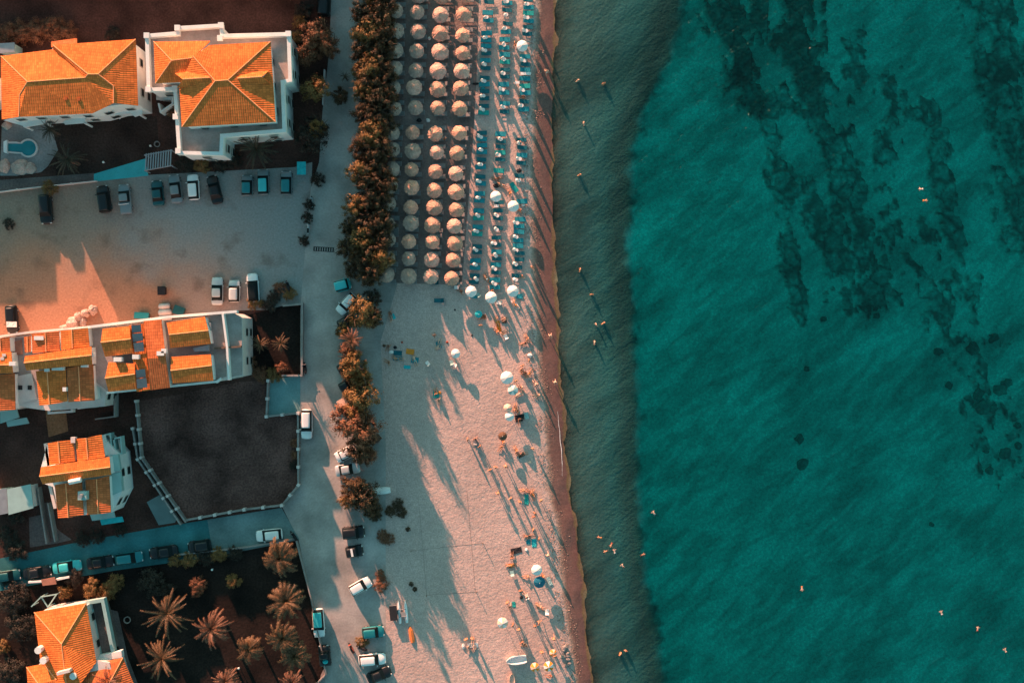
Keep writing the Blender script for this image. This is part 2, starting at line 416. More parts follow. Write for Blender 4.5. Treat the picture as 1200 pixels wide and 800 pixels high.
def mixc(f, a, b_):
    n = N.new('ShaderNodeMixRGB')
    L.new(f, n.inputs[0])
    for i, q in ((1, a), (2, b_)):
        if isinstance(q, tuple): n.inputs[i].default_value = (*q, 1)
        else: L.new(q, n.inputs[i])
    return n.outputs[0]
c = mixc(mr(ax, -66, -48), (.29, .215, .165), (.285, .285, .27))
red = math_(N, L, 'MULTIPLY', mr(ay, 18, 6), mr(ax, -35, -56))
c = mixc(red, c, (.45, .22, .135))
c = mixc(ramp(N, L, noise_(.3, 6), [(.55, 0.), (.7, .45)]), c, (.12, .08, .06))
mx = N.new('ShaderNodeMixRGB'); mx.blend_type = 'MULTIPLY'; mx.inputs[0].default_value = 1
L.new(c, mx.inputs[1]); L.new(ramp(N, L, noise_(3.5, 4), [(.3, .85), (.7, 1.13)]), mx.inputs[2]); L.new(mx.outputs[0], p.inputs['Base Color'])
b = N.new('ShaderNodeBump'); b.inputs['Distance'].default_value = .03; b.inputs['Strength'].default_value = 1; L.new(noise_(2.6, 4), b.inputs['Height']); L.new(b.outputs[0], p.inputs['Normal'])

bm = bmesh.new()
face(bm, [(-2500, -2500, 0), (W(470, 0).x, -2500, 0), (W(470, 0).x, 2500, 0), (-2500, 2500, 0)])
o = put('ground', bm, M['soil']); tag(o, 'dark brown soil around the houses', 'ground', None, 'structure')
sheet('parking_lot', [(-120, 224), (110, 212), (175, 205), (345, 196), (366, 190), (362, 300), (354, 362), (276, 364), (0, 396), (-120, 404)], .006, M['parking'], 'dusty unpaved parking lot between the villas and the row houses', 'parking lot')
sheet('road', [(384, -250), (388, 0), (386, 60), (378, 130), (374, 190), (364, 222), (357, 300), (352, 362), (352, 430), (352, 484), (350, 566), (330, 592), (350, 632), (378, 770), (392, 900),
               (470, 900), (452, 790), (452, 640), (452, 520), (446, 400), (466, 332), (438, 328), (436, 250), (436, -250)], .016, M['dust'], 'dusty concrete road behind the beach', 'road')
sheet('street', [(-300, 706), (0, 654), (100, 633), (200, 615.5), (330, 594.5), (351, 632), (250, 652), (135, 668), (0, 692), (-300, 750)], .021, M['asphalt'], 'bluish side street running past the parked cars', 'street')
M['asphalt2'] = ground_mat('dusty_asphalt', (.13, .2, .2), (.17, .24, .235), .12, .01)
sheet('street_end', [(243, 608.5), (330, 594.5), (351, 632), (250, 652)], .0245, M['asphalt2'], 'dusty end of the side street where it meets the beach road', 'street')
sheet('umbrella_shade_sand', [(441, -40), (562, -40), (560, 60), (556, 140), (548, 250), (541, 334), (446, 331)], .0135, ground_mat('umbrella_shade_sand', (.19, .145, .132), (.25, .185, .165), .2, .05), 'sand under the straw umbrellas, coloured darker to deepen their shade', 'sand')  # umbrella shade deepened by a darker sand colour
sheet('field', [(160, 470), (205, 463), (280, 447), (313, 446), (313, 488), (348, 484), (349, 567), (330, 591), (286, 597), (217, 609), (192, 575), (166, 538)], .01, M['field'], 'bare dark brown field inside low walls', 'field')
sheet('yard', [(314, 444), (352, 440), (352, 485), (313, 488)], .024, M['teal_yard'] if 'teal_yard' in M else mat('yard_concrete', (.16, .3, .3), .9, .15, .4, .1, 4, space='pos'), 'bluish concrete yard in the corner of the dark field', 'yard')
sheet('lawn', [(64, 150), (70, 138), (112, 134), (184, 136), (186, 168), (170, 186), (110, 204), (66, 206)], .01, M['lawn'], 'dark lawn in front of the villa', 'lawn')
sheet('patio', [(2, 150), (8, 142), (50, 143), (62, 155), (68, 176), (56, 195), (48, 202), (20, 206), (0, 206)], .014, M['paving'], 'grey paved patio around the keyhole pool', 'patio')
sheet('driveway', [(110, 204), (170, 186), (174, 206), (110, 213)], .018, M['teal_paint'], 'bright teal painted driveway beside the dark lawn', 'driveway')
sheet('pavement', [(-40, 214), (55, 207), (110, 203), (110, 212), (0, 225), (-40, 229)], .012, M['darkpave'], 'grey pavement strip along the parking lot', 'pavement')
sheet('path', [(52, 470), (60, 465), (76, 470), (80, 505), (57, 512)], .012, M['redsoil'], 'reddish path between the row houses', 'path')
sheet('forecourt', [(34, 606), (52, 602), (70, 622), (84, 632), (68, 636), (35, 641)], .012, M['darkpave'], 'grey forecourt of the orange roofed house by the street', 'forecourt')
sheet('alley', [(46, 590), (56, 588), (66, 636), (54, 638)], .013, M['darkpave'], 'narrow paved alley leading to the street', 'alley')
sheet('courtyard', [(172, 588), (190, 578), (208, 606), (205, 612), (186, 615)], .013, mat('court_concrete', (.14, .2, .2), .9, .15, .4, space='pos'), 'small bluish courtyard at the end of the alley', 'courtyard')
sheet('walkway', [(124, 712), (138, 716), (150, 770), (165, 810), (150, 815), (143, 770)], .012, M['darkpave'], 'grey walkway beside the corner villa', 'walkway')
sheet('sidewalk', [(376, 790), (386, 770), (396, 830), (370, 830)], .014, M['paving'], 'pale strip beside the garden wall', 'sidewalk')

sheet('garden_shade_ground', [(-60, 700), (0, 692), (135, 668), (250, 652), (346, 634), (364, 700), (379, 772), (390, 860), (-60, 860)], .008, M['garden'], 'garden soil under the palms, darkened to stand in for shade', 'garden')  # dark sheet in place of shade over the palm garden

# reef platforms on the sea bed
RP = [([(848, -30), (868, 60), (886, 112)], 27, 1.1, 1.75), ([(930, -30), (940, 40), (956, 92)], 31, 1.15, 1.75), ([(885, -30), (905, 55)], 20, .75, 1.6), ([(880, 98), (962, 130)], 18, .8, 1.2), ([(955, 88), (985, 170), (1010, 260), (1030, 345)], 31, 1.0, .9),
      ([(908, 120), (925, 220), (946, 360)], 20, .95, .7), ([(962, 215), (988, 315)], 24, .85, .6), ([(1093, 125), (1115, 220), (1148, 348)], 19, 1.0, .8), ([(1062, 90), (1034, 190), (1062, 275)], 24, .62, .5), ([(1072, 275), (1118, 365)], 30, .62, .5),
      ([(1168, -30), (1183, 90), (1216, 265)], 34, 1.05, 1.0), ([(1130, 380), (1180, 480)], 26, .5, .4), ([(1150, 480), (1190, 560)], 24, .5, .4), ([(990, 340), (1020, 375)], 16, .5, .3), ([(1000, 40), (1030, 110)], 22, .45, .4)]
def segd(x, y, path):
    best = 1e9
    for (x0, y0), (x1, y1) in zip(path, path[1:]):
        dx, dy = x1 - x0, y1 - y0; f = max(0, min(1, ((x - x0) * dx + (y - y0) * dy) / (dx * dx + dy * dy)))
        best = min(best, math.hypot(x - x0 - dx * f, y - y0 - dy * f))
    return best
def reef(x, y):
    """(how much rock 0..1, height above the bed)"""
    m_, hh = -1, 0
    for pth, w_, st, h_ in RP:
        d = segd(x, y, pth) / w_
        q = st * (1.15 - d)
        if q > m_: m_, hh = q, h_
    if m_ < -.8: return 0, 0
    u, v = x * .95 - y * .3, x * .3 + y * .95           # along the strata
    n = .9 * noise.noise((u * .045, v * .02, 3)) + .95 * noise.noise((u * .1, v * .055, 8)) + .5 * noise.noise((x * .22, y * .2, 1))
    k = m_ - .4 + n * .9
    k = max(0, min(1, k / .34)); k = k * k * (3 - 2 * k)
    d_, _ = noise.voronoi((u * .055 + .35 * noise.noise((x * .06, y * .06, 5)), v * .045, 1.0))
    ck = d_[1] - d_[0]
    c = max(0, min(1, (ck - .02) / .17))
    tone = .62 + .5 * noise.noise((d_[0] * 3 + u * .02, v * .02, 4)) + .35 * noise.noise((x * .16, y * .16, 9))
    return k, (hh * k * (.6 + .4 * c)) + .12 * k * noise.noise((x * .2, y * .2, 2)), c, tone, hh
bm = bmesh.new(); lr = bm.verts.layers.float.new('rk'); lt = bm.verts.layers.float.new('tone')
xs_ = [790 + 2.4 * i for i in range(190)]; ysr = [-36 + 2.4 * i for i in range(258)]
rows_ = []
for y in ysr:
    a_, b_, c_ = interp(WETL, y), interp(SHORE, y), interp(DROP, y); rr = []
    for x in xs_:
        t_ = 2 + (x - c_) / 110 if x > c_ else 1 + (x - b_) / (c_ - b_)
        q = reef(x, y); k, h_ = q[0], q[1]
        edge = min(1, (x - 790) / 20, (y + 36) / 20, (ysr[-1] - y) / 20)
        p = W(x, y); v_ = bm.verts.new((p.x, p.y, zt(t_ if t_ < 4 else 4) - .06 + .08 * min(1, k * 4) + h_)); v_[lr] = k; v_[lt] = 1 if len(q) < 3 else max(.06, q[3] * (.3 + .7 * q[2]) * 1.35 * (.4 if q[4] > 1.5 else 1)); rr.append(v_)
    rows_.append(rr)
for a_, b_ in zip(rows_, rows_[1:]):
    for i in range(len(xs_) - 1):
        if max(v_[lr] for v_ in (a_[i], b_[i], b_[i + 1], a_[i + 1])) > .0: bm.faces.new((a_[i], b_[i], b_[i + 1], a_[i + 1]))
bmesh.ops.delete(bm, geom=[v_ for v_ in bm.verts if not v_.link_faces], context='VERTS')
m, t, N, L = nt('reef_platform')
out = N.new('ShaderNodeOutputMaterial'); p = N.new('ShaderNodeBsdfPrincipled'); L.new(p.outputs[0], out.inputs[0]); p.inputs['Roughness'].default_value = .85; p.inputs['Specular IOR Level'].default_value = .1
pos = N.new('ShaderNodeNewGeometry').outputs['Position']
a1 = N.new('ShaderNodeAttribute'); a1.attribute_name = 'rk'; a2 = N.new('ShaderNodeAttribute'); a2.attribute_name = 'tone'
rock = N.new('ShaderNodeVectorMath'); rock.operation = 'SCALE'; rock.inputs[0].default_value = (.28, .5, .45); L.new(math_(N, L, 'MULTIPLY', a2.outputs['Fac'], ramp(N, L, noise_(1.2, 5), [(.3, .5), (.7, 1.35)])), rock.inputs['Scale'])
L.new(mixc(ramp(N, L, math_(N, L, 'ADD', a1.outputs['Fac'], math_(N, L, 'MULTIPLY', math_(N, L, 'SUBTRACT', noise_(.9, 5), .5), .5)), [(.0, 0.), (.85, 1.)])  , (.44, .79, .705), rock.outputs[0]), p.inputs['Base Color'])
b = N.new('ShaderNodeBump'); b.inputs['Distance'].default_value = .12; b.inputs['Strength'].default_value = 1; L.new(noise_(1.5, 5), b.inputs['Height']); L.new(b.outputs[0], p.inputs['Normal'])
tag(link('sea_bed_reef', mesh('sea_bed_reef', bm, m, True)), 'dark fissured reef running in bands under the clear water', 'reef', None, 'structure')

sheet('garden_shade_ground', [(279, 372), (332, 358), (353, 357), (353, 440), (290, 440), (284, 420)], .008, M['garden'], 'soil of the small walled garden with two palms, darkened in place of shade', 'garden')  # dark sheet put in to subdue the sunlit stripe
# ------------------------------------------------------------------ buildings
def ground_z(px, py):
    """height of the sand or sea bed under a picture point"""
    a, b_, c_ = interp(WETL, py), interp(SHORE, py), interp(DROP, py)
    if px <= a: return .012 if px > 436 or py > 330 else 0
    t = (px - a) / (b_ - a) if px < b_ else 1 + (px - b_) / (c_ - b_) if px < c_ else 2 + (px - c_) / 110
    return zt(t)

def roof(parent, faces, ridges=(), m='roof', name='roof', thick=.16, rr=.075, label=None):
    """faces: lists of (px, py, height); ridges: polylines of the same"""
    bm = bmesh.new(); cache = {}
    def V(q):
        if q not in cache: cache[q] = bm.verts.new(W(*q))
        return cache[q]
    for f in faces:
        try: fc = bm.faces.new([V(q) for q in f])
        except ValueError: continue
        fc.normal_update()
        if fc.normal.z < 0: fc.normal_flip()
    bmesh.ops.triangulate(bm, faces=[f for f in bm.faces if len(f.verts) > 4])
    uv_tiles(bm)
    o = put(name, bm, M[m], parent)
    sm = o.modifiers.new('thickness', 'SOLIDIFY'); sm.thickness = thick; sm.offset = -1
    if label: o['label'] = label
    for rd in ridges:
        b2 = bmesh.new()
        for a, c in zip(rd, rd[1:]): tube(b2, W(*a) + Vector((0, 0, .02)), W(*c) + Vector((0, 0, .02)), rr, n=6)
        bmesh.ops.translate(b2, verts=b2.verts, vec=-parent.location)
        link('ridge_cap', mesh('ridge_cap', b2, M['ridge']), o)
    return o

def gable(parent, a1, a2, r1, r2, b1, b2, he, hr, m='roof', rise=True, base=None, wallm='white'):
    """gable from eave a1-a2 over ridge r1-r2 to eave b1-b2 (picture points), with its wall block under it"""
    A1, A2, B1, B2 = (*a1, he), (*a2, he), (*b1, he), (*b2, he); R1, R2 = (*r1, hr), (*r2, hr)
    o = roof(parent, [[A1, A2, R2, R1], [R1, R2, B2, B1]], [[R1, R2]], m)
    bm = bmesh.new()
    c = sum((W(*q) for q in (A1, A2, B1, B2)), Vector()) / 4
    def ins(q, d=.94):
        v = W(*q); return Vector((c.x + (v.x - c.x) * d, c.y + (v.y - c.y) * d, v.z))
    dz = Vector((0, 0, -.2))
    z0 = base if base is not None else 0
    q = [ins(A1), ins(R1), ins(B1), ins(B2), ins(R2), ins(A2)]
    top = [bm.verts.new(v + dz) for v in q]; bot = [bm.verts.new((v.x, v.y, z0)) for v in q]
    bm.faces.new((top[0], top[1], top[4], top[5])); bm.faces.new((top[1], top[2], top[3], top[4])); bm.faces.new(bot)
    for i in range(6):
        j = (i + 1) % 6; bm.faces.new((top[i], top[j], bot[j], bot[i]))
    bmesh.ops.recalc_face_normals(bm, faces=bm.faces)
    put('wall', bm, M[wallm], parent)
    return o

def block(parent, pts, z0, z1, m='white', name='wall'):
    bm = bmesh.new(); prism(bm, [(W(x, y, z1).x, W(x, y, z1).y) for x, y in pts], z0, z1)
    return put(name, bm, M[m], parent)

def rim(parent, pts, z0, z1, th=.3, m='white', name='parapet', closed=True):
    """thin wall along a picture polyline whose top is drawn at height z1"""
    bm = bmesh.new(); P = [W(x, y, z1) for x, y in pts]
    n = len(P)
    segs = [(P[i], P[(i + 1) % n]) for i in range(n if closed else n - 1)]
    for k, (a, c) in enumerate(segs):
        d = c - a; ln = d.length
        if ln < .05: continue
        ang = math.atan2(d.y, d.x); mid = (a + c) / 2
        box(bm, (mid.x, mid.y, (z0 + z1) / 2 + .003 * (k % 3)), (ln + th * .98, th, z1 - z0), ang)
    return put(name, bm, M[m], parent)

def windows(parent, pts, h_ref, storeys, zs, step=3.1, faces_dir=((1, 0), (0, -1))):
    """windows (frame > pane) on the walls that face the given directions"""
    P = [W(x, y, h_ref) for x, y in pts]
    area = sum(P[i].x * P[(i + 1) % len(P)].y - P[(i + 1) % len(P)].x * P[i].y for i in range(len(P)))
    if area < 0: P = P[::-1]
    for i in range(len(P)):
        a, c = P[i], P[(i + 1) % len(P)]; d = c - a; d.z = 0; ln = d.length
        if ln < 2.2: continue
        n = Vector((d.y, -d.x, 0)).normalized()
        if not any(n.x * fx + n.y * fy > .8 for fx, fy in faces_dir): continue
        k = max(1, int(ln / step)); ang = math.atan2(d.y, d.x)
        for j in range(k):
            for z in zs:
                c0 = a + d * ((j + .5) / k)
                c0 = Vector((c0.x, c0.y, z)) + n * .03
                bm = bmesh.new(); box(bm, c0, (1.2, .1, 1.3), ang)
                f = put('window', bm, M['shutter'], parent)
                bm = bmesh.new(); box(bm, c0 + n * .055, (1.0, .03, 1.1), ang)
                bmesh.ops.translate(bm, verts=bm.verts, vec=-parent.location)
                link('pane', mesh('pane', bm, M['glass']), f)

def root(name, px, py, label, cat, group=None):
    return empty(name, W(px, py), 0, label, cat, group)

# --- villa with the pool, top corner
v = root('villa', 82, 95, 'wide villa with an orange hipped roof beside the keyhole pool', 'house')
e, r = 7.6, 8.9
foot1 = [(4, 69), (59, 63), (62, 56), (156, 50), (159, 121), (130, 124), (108, 130), (24, 134), (5, 136)]
block(v, foot1, 0, e - .1)
roof(v, [[(1, 66, e), (62, 58, e), (100, 91, r), (32, 96, r)],
         [(1, 66, e), (32, 96, r), (23, 111, 8.5), (22, 137, 8.4), (2, 140, e)],
         [(23, 111, 8.5), (32, 96, r), (100, 91, r), (103, 87, r + .1), (115, 87, r + .1), (133, 101, 8.5), (133, 121, 8.45), (108, 133, 8.4), (22, 137, 8.4)],
         [(115, 87, r + .1), (159, 46, e), (162, 124, e), (133, 121, 8.45), (133, 101, 8.5)],
         [(62, 53, e + .5), (159, 46, e), (115, 87, r + .1), (103, 87, r + .1)],
         [(62, 53, e + .5), (103, 87, r + .1), (100, 91, r), (62, 58, e)]],
     [[(1, 66, e), (32, 96, r), (100, 91, r), (103, 87, r + .1), (115, 87, r + .1), (159, 46, e)], [(62, 53, e + .5), (103, 87, r + .1)],
      [(32, 96, r), (23, 111, 8.5), (22, 137, 8.4)], [(115, 87, r + .1), (133, 101, 8.5), (133, 121, 8.45)]])
roof(v, [[(60, 49, 6.8), (90, 45, 6.8), (90, 51, 7.1), (60, 55, 7.1)]], m='roof_old')
for q, z in (([(4, 141), (22, 136), (48, 136), (55, 141), (53, 145), (30, 149), (25, 147)], 3.1), ([(114, 125), (124, 121.5), (157, 121.5), (167, 129), (166, 134), (158, 137), (153, 133), (130, 135)], 3.2), ([(74, 142), (98, 136), (101, 144), (76, 146)], 2.9)):
    block(v, q, z - .25, z, 'white', 'porch_slab')
for x, y in ((28, 148), (52, 144), (132, 134), (163, 134), (99, 144)):
    bm = bmesh.new(); p0 = W(x, y, 3); tube(bm, (p0.x, p0.y, 0), (p0.x, p0.y, 2.9), .16, n=10); put('porch_column', bm, M['white'], v)
for x, y in ((78, 116), (93, 117)):
    bm = bmesh.new(); p0 = W(x, y, 8.5); box(bm, p0, (.4, .4, .5)); put('vent', bm, M['roof_old'], v)
windows(v, foot1, e, 2, (1.6, 4.4))

# --- tall villa with roof terrace
v = root('villa', 258, 105, 'tall white villa with a pyramid roof and a parapeted roof terrace', 'house')
tz = 8.4
foot2 = [(172, 42), (208, 39), (208, 33), (259, 30), (260, 42), (338, 40), (340, 94), (331, 96), (333, 153), (260, 159), (259, 180), (210, 179), (205, 104), (174, 105)]
block(v, foot2, 0, tz - 1.0)
block(v, foot2[:], tz - 1.0, tz - .9, 'terrace', 'terrace_floor')
rim(v, foot2, tz - .9, tz, .5)
for x, y in ((172, 42), (259, 30), (208, 33), (258, 45), (338, 40), (174, 105), (205, 104), (206, 137), (209, 177)):
    bm = bmesh.new(); p0 = W(x, y, tz); box(bm, (p0.x, p0.y, tz + .05), (.75, .75, .35)); put('parapet_cap', bm, M['white'], v)
e, r = 11.1, 11.95
up = [(246, 58), (313, 52), (320, 140), (216, 146), (212, 103), (222, 98), (227, 73)]
block(v, [(184, 53), (232, 53), (226, 94), (186, 95)], tz - .9, 10.1, 'white', 'upper_wall')
block(v, up, tz - .9, e - .15, 'white', 'upper_wall')
el = 10.3; rl = 11.2
roof(v, [[(180, 49, el), (246, 48, el), (226, 68, rl), (201, 71, rl)], [(180, 49, el), (201, 71, rl), (182, 98, el)], [(201, 71, rl), (226, 68, rl), (226, 96, el), (182, 98, el)]],
     [[(180, 49, el), (201, 71, rl), (226, 68, rl)], [(201, 71, rl), (182, 98, el)]])
roof(v, [[(226, 66, e + .4), (246, 53, e), (317, 49, e), (267, 94, r), (252, 95, r)], [(226, 66, e + .4), (252, 95, r), (213, 149, e), (210, 100, e)],
         [(252, 95, r), (267, 94, r), (323, 143, e), (213, 149, e)], [(267, 94, r), (317, 49, e), (323, 143, e)]],
     [[(226, 66, e + .4), (252, 95, r), (267, 94, r), (317, 49, e)], [(252, 95, r), (213, 149, e)], [(267, 94, r), (323, 143, e)]])
gable(v, (205, 86), (238, 83), (214, 93), (246, 91), (208, 103), (240, 100), 11.35, 11.95, base=10.2)
gable(v, (286, 84), (315, 83), (278, 92), (307, 90), (284, 100), (317, 98), 11.35, 11.95, base=10.2)
bm = bmesh.new(); p0 = W(252, 58, 9.8); box(bm, (p0.x, p0.y, 10.2), (.5, .5, 1.6)); put('chimney', bm, M['cream'], v)
for x, y, s in ((220, 38, .9), (231, 37, 1), (243, 35, 1.1), (251, 36, .9)):
    bm = bmesh.new(); p0 = W(x, y, 6.6); box(bm, (p0.x, p0.y, 6.55), (s, .7, .7)); put('roof_unit', bm, M['metal'], v)
for x in (282, 290):
    bm = bmesh.new(); p0 = W(x, 147, 7.2); box(bm, (p0.x, p0.y, 6.9), (.9, .4, .9)); put('roof_unit', bm, M['white'], v)
for x, y in ((330, 75), (331, 84)):
    bm = bmesh.new(); p0 = W(x, y, 7); box(bm, (p0.x, p0.y, 6.7), (.9, 1.0, .7)); put('roof_bench', bm, M['cream'], v)
windows(v, foot2, tz, 2, (1.6, 4.5)); windows(v, up, e, 1, (7.6,))
# balcony steps on the shaded side between the villas
b_ = root('staircase', 190, 125, 'white outdoor staircase between the two hillside villas', 'staircase')
for k in range(6): block(b_, [(183 + k * 3, 110), (186 + k * 3, 110), (186 + k * 3, 117), (183 + k * 3, 117)], 0, .35 * (k + 1), 'white', 'step')
rim(b_, [(181, 108), (202, 107), (202, 122), (188, 131), (186, 122)], .1, 2.4, .25, 'white', 'railing', False)

# --- row houses
def solar(parent, pts, z):
    bm = bmesh.new(); P = [W(x, y, z + (0.25 if y < sum(q[1] for q in pts) / 4 else 0)) for x, y in pts]
    f = face(bm, P); f.normal_update()
    if f.normal.z < 0: f.normal_flip()
    r_ = bmesh.ops.extrude_face_region(bm, geom=[f]); bmesh.ops.translate(bm, verts=[q for q in r_['geom'] if isinstance(q, bmesh.types.BMVert)], vec=(0, 0, .09))
    bmesh.ops.recalc_face_normals(bm, faces=bm.faces)
    put('solar_panel', bm, M['panel'], parent)

a = root('row_house', 6, 440, 'row house with orange roofs cut by the picture edge', 'house', None)
block(a, [(-60, 396), (12, 394), (18, 480), (-60, 490)], 0, 5.4, 'cream')
gable(a, (-60, 415), (13, 412), (-60, 430), (14, 427), (-60, 440), (15, 437), 7.90, 8.12)
gable(a, (-8, 398), (-8, 413), (0, 396), (1, 413), (11, 395), (12, 412), 7.30, 7.48, m='roof_old')
gable(a, (-30, 441), (-30, 484), (-10, 440), (-8, 482), (17, 437), (18, 480), 6.90, 7.08, m='roof_old')
block(a, [(0, 478), (19, 478), (22, 489), (0, 496)], 2.7, 3.0, 'teal_roof', 'canopy')
block(a, [(7, 493), (31, 489), (34, 496), (9, 500)], 2.2, 2.4, 'teal_roof', 'canopy')
for x, y in ((6, 416), (4, 420)):
    bm = bmesh.new(); p0 = W(x, y, 7.7); box(bm, p0, (.5, .4, .8)); put('chimney', bm, M['cream'], a)

a = root('row_house', 70, 430, 'row house with crossing orange gables and a white rear terrace', 'house', None)
fa = [(13, 395), (104, 384), (126, 452), (122, 476), (57, 481), (34, 478), (19, 474)]
block(a, fa, 0, 5.2, 'cream')
block(a, [(14, 397), (103, 386), (124, 453), (111, 455), (40, 466), (20, 472)], 5.2, 5.3, 'terrace', 'terrace_floor')
rim(a, [(0, 394), (36, 389), (104, 383)], 5.2, 6.1, .3, 'cream', 'parapet', False)
gable(a, (29, 417), (107, 406), (28, 425), (107, 416), (31, 434), (108, 427), 8.90, 9.15, base=5)
gable(a, (37, 391), (38, 414), (53, 390), (54, 412), (69, 388), (70, 411), 8.10, 8.23, 'roof_old', base=5)
gable(a, (71, 387), (72, 410), (84, 386), (85, 408), (103, 384), (105, 406), 8.20, 8.49, base=5)
gable(a, (42, 435), (46, 475), (55, 433), (58, 474), (77, 431), (79, 470), 7.70, 7.99, base=4)
gable(a, (78, 431), (80, 471), (92, 429), (94, 470), (109, 427), (111, 469), 7.70, 7.88, 'roof_old', base=4)
gable(a, (28, 394), (29, 413), (32, 394), (32, 413), (36, 393), (36, 412), 7.10, 7.17, 'roof_old', base=5)
block(a, [(18, 441), (37, 437), (43, 468), (20, 473)], 5.3, 5.45, 'cream', 'terrace_floor')
for x, y, s in ((46, 396, 1.3), (68, 431.5, 1.6), (55, 433, .6), (99, 428, .9), (76, 456, .5), (15, 426, .9), (107, 415, .9)):
    bm = bmesh.new(); p0 = W(x, y, 8.2); box(bm, (p0.x, p0.y, 8.0), (s, .55, .8)); put('chimney', bm, M['white'], a)
for q in ([(17, 400), (25, 398), (26, 415), (18, 416)], [(108, 388), (115, 386), (117, 405), (109, 406)]):
    block(a, q, 5.3, 5.5, 'terrace_red', 'skylight')
for q in ([(57, 476), (84, 473), (84, 482), (57, 484)], [(90, 471), (122, 466), (122, 474), (92, 478)]):
    rim(a, q, 2.2, 3.2, .3, 'white', 'balcony_rail')
for x in (24, 35):
    bm = bmesh.new(); p0 = W(x, 454, 5.5); box(bm, (p0.x, p0.y, 5.5), (.5, .6, .35)); put('skylight', bm, M['dark'], a)
windows(a, fa, 5.2, 2, (1.5, 4))

a = root('row_house', 200, 418, 'long end row house with orange gables and five solar panels', 'house', None)
fb = [(106, 384), (275, 367), (284, 372), (285, 440), (254, 447), (126, 461), (112, 450)]
block(a, fb, 0, 6.4, 'cream')
block(a, [(108, 386), (262, 369), (265, 441), (252, 445), (127, 459), (113, 448)], 6.4, 6.5, 'terrace', 'terrace_floor')
block(a, [(265, 369), (275, 368), (283, 373), (284, 439), (268, 442)], 6.4, 6.52, 'terrace', 'terrace_floor')
rim(a, [(104, 383), (200, 371), (276, 365)], 6.4, 7.5, .35, 'white', 'parapet', False)
rim(a, [(261, 369), (266, 407), (268, 444)], 6.4, 7.6, .3, 'white', 'parapet', False)
rim(a, [(252, 408), (281, 406)], 6.4, 7.3, .25, 'wood', 'parapet', False)
rim(a, [(126, 460), (254, 447), (258, 444)], 6.4, 7.1, .3, 'white', 'parapet', False)
gable(a, (120, 385), (152, 382), (118, 401), (153, 397), (123, 418), (156, 414), 8.90, 9.26, base=5)
gable(a, (127, 424), (158, 426), (123, 443), (158, 438), (127, 459), (160, 456), 8.70, 9.06, base=5)
roof(a, [[(151, 381, 8.6), (168, 379, 8.6), (176, 457, 8.6), (160, 459, 8.6)]], m='roof')
block(a, [(152, 382), (167, 380), (175, 456), (161, 458)], 5, 8.35)
roof(a, [[(168, 376, 8.8), (189, 374, 8.8), (194, 419, 9.2), (173, 420, 9.2)], [(173, 420, 9.2), (194, 419, 9.2), (199, 454, 8.7), (176, 457, 8.7)]], m='roof_old')
block(a, [(169, 377), (188, 375), (198, 453), (176, 456)], 5, 8.3)
gable(a, (195, 378), (240, 371), (198, 392), (244, 387), (199, 408), (247, 403), 8.90, 9.22, base=5)
gable(a, (200, 418), (247, 415), (200, 434), (248, 428), (202, 449), (250, 446), 8.80, 9.12, base=5)
for q in ([(154, 381), (165, 380), (166, 389), (155, 390)], [(155, 391), (167, 390), (168, 399), (156, 401)], [(156.5, 402), (168, 400.5), (169, 411), (158, 412.5)], [(159, 433.5), (170, 432), (171, 441.5), (160, 443)], [(160, 444), (171.5, 442.5), (173, 453.5), (161, 455)]):
    solar(a, q, 8.75)
for x, y, s in ((188, 414, 1.0), (192, 411, .7), (159, 418, .9), (138, 421, 1.1)):
    bm = bmesh.new(); p0 = W(x, y, 9.3); box(bm, (p0.x, p0.y, 9.0), (s, .6, .8)); put('chimney', bm, M['white'], a)
block(a, [(226, 408), (244, 404), (245, 411), (228, 412)], 7.2, 7.9, 'metal', 'water_tank')
block(a, [(203, 451), (209, 450), (209, 452.5), (203, 453)], 6.5, 7.2, 'white', 'roof_unit')
for q in ([(244, 378), (247, 378), (247, 387), (244, 387)],): block(a, q, 6.5, 7.6, 'metal', 'roof_unit')
windows(a, fb, 6.4, 2, (1.5, 4))

# --- orange roofed house by the street
a = root('detached_house', 92, 560, 'detached house with six crossing orange gables and a rooftop boiler', 'house')
fc = [(55, 521), (119, 511), (139, 532), (143, 576), (131, 600), (70, 606), (62, 570), (50, 566), (48, 548)]
block(a, fc, 0, 5.0, 'white')
gable(a, (48, 547), (128, 535), (46, 558), (129, 547), (50, 567), (130, 556), 7.50, 7.75, base=4.8)
gable(a, (56, 519), (58, 545), (68, 517), (70, 543), (86, 515), (88, 540), 6.80, 7.05, base=4.8)
gable(a, (88, 514), (91, 541), (101, 513), (103, 538), (119, 509), (123, 535), 6.80, 7.05, base=4.8)
gable(a, (64, 568), (68, 607), (77, 566), (80, 606), (96, 563), (98, 603), 6.50, 6.75, 'roof_old', base=4)
gable(a, (100, 562), (102, 603), (113, 561), (115, 602), (128, 557), (130, 600), 6.50, 6.68, 'roof_old', base=4)
block(a, [(129, 533), (138, 532), (141, 551), (130, 552)], 4.6, 5.4, 'teal_roof', 'terrace_roof'); block(a, [(130, 555), (141, 553), (143, 575), (132, 580)], 4.2, 5.2, 'teal_roof', 'terrace_roof')
block(a, [(105, 602), (133, 598), (135, 606), (108, 610)], 2.9, 3.1, 'teal_roof', 'canopy'); block(a, [(117, 608), (143, 605), (145, 611), (119, 615)], 2.4, 2.55, 'cyan_cloth', 'canopy')
for x0, y0 in ((121, 510), (133, 514)): rim(a, [(x0, y0), (x0 + 8, y0 - 2), (x0 + 10, y0 + 17), (x0 + 3, y0 + 18)], 3, 4.4, .22, 'teal_roof', 'balcony_rail')
rim(a, [(53, 521), (57, 545)], 3, 5.0, .4, 'cream', 'parapet', False); rim(a, [(58, 568), (64, 594)], 3, 4.6, .4, 'cream', 'parapet', False)
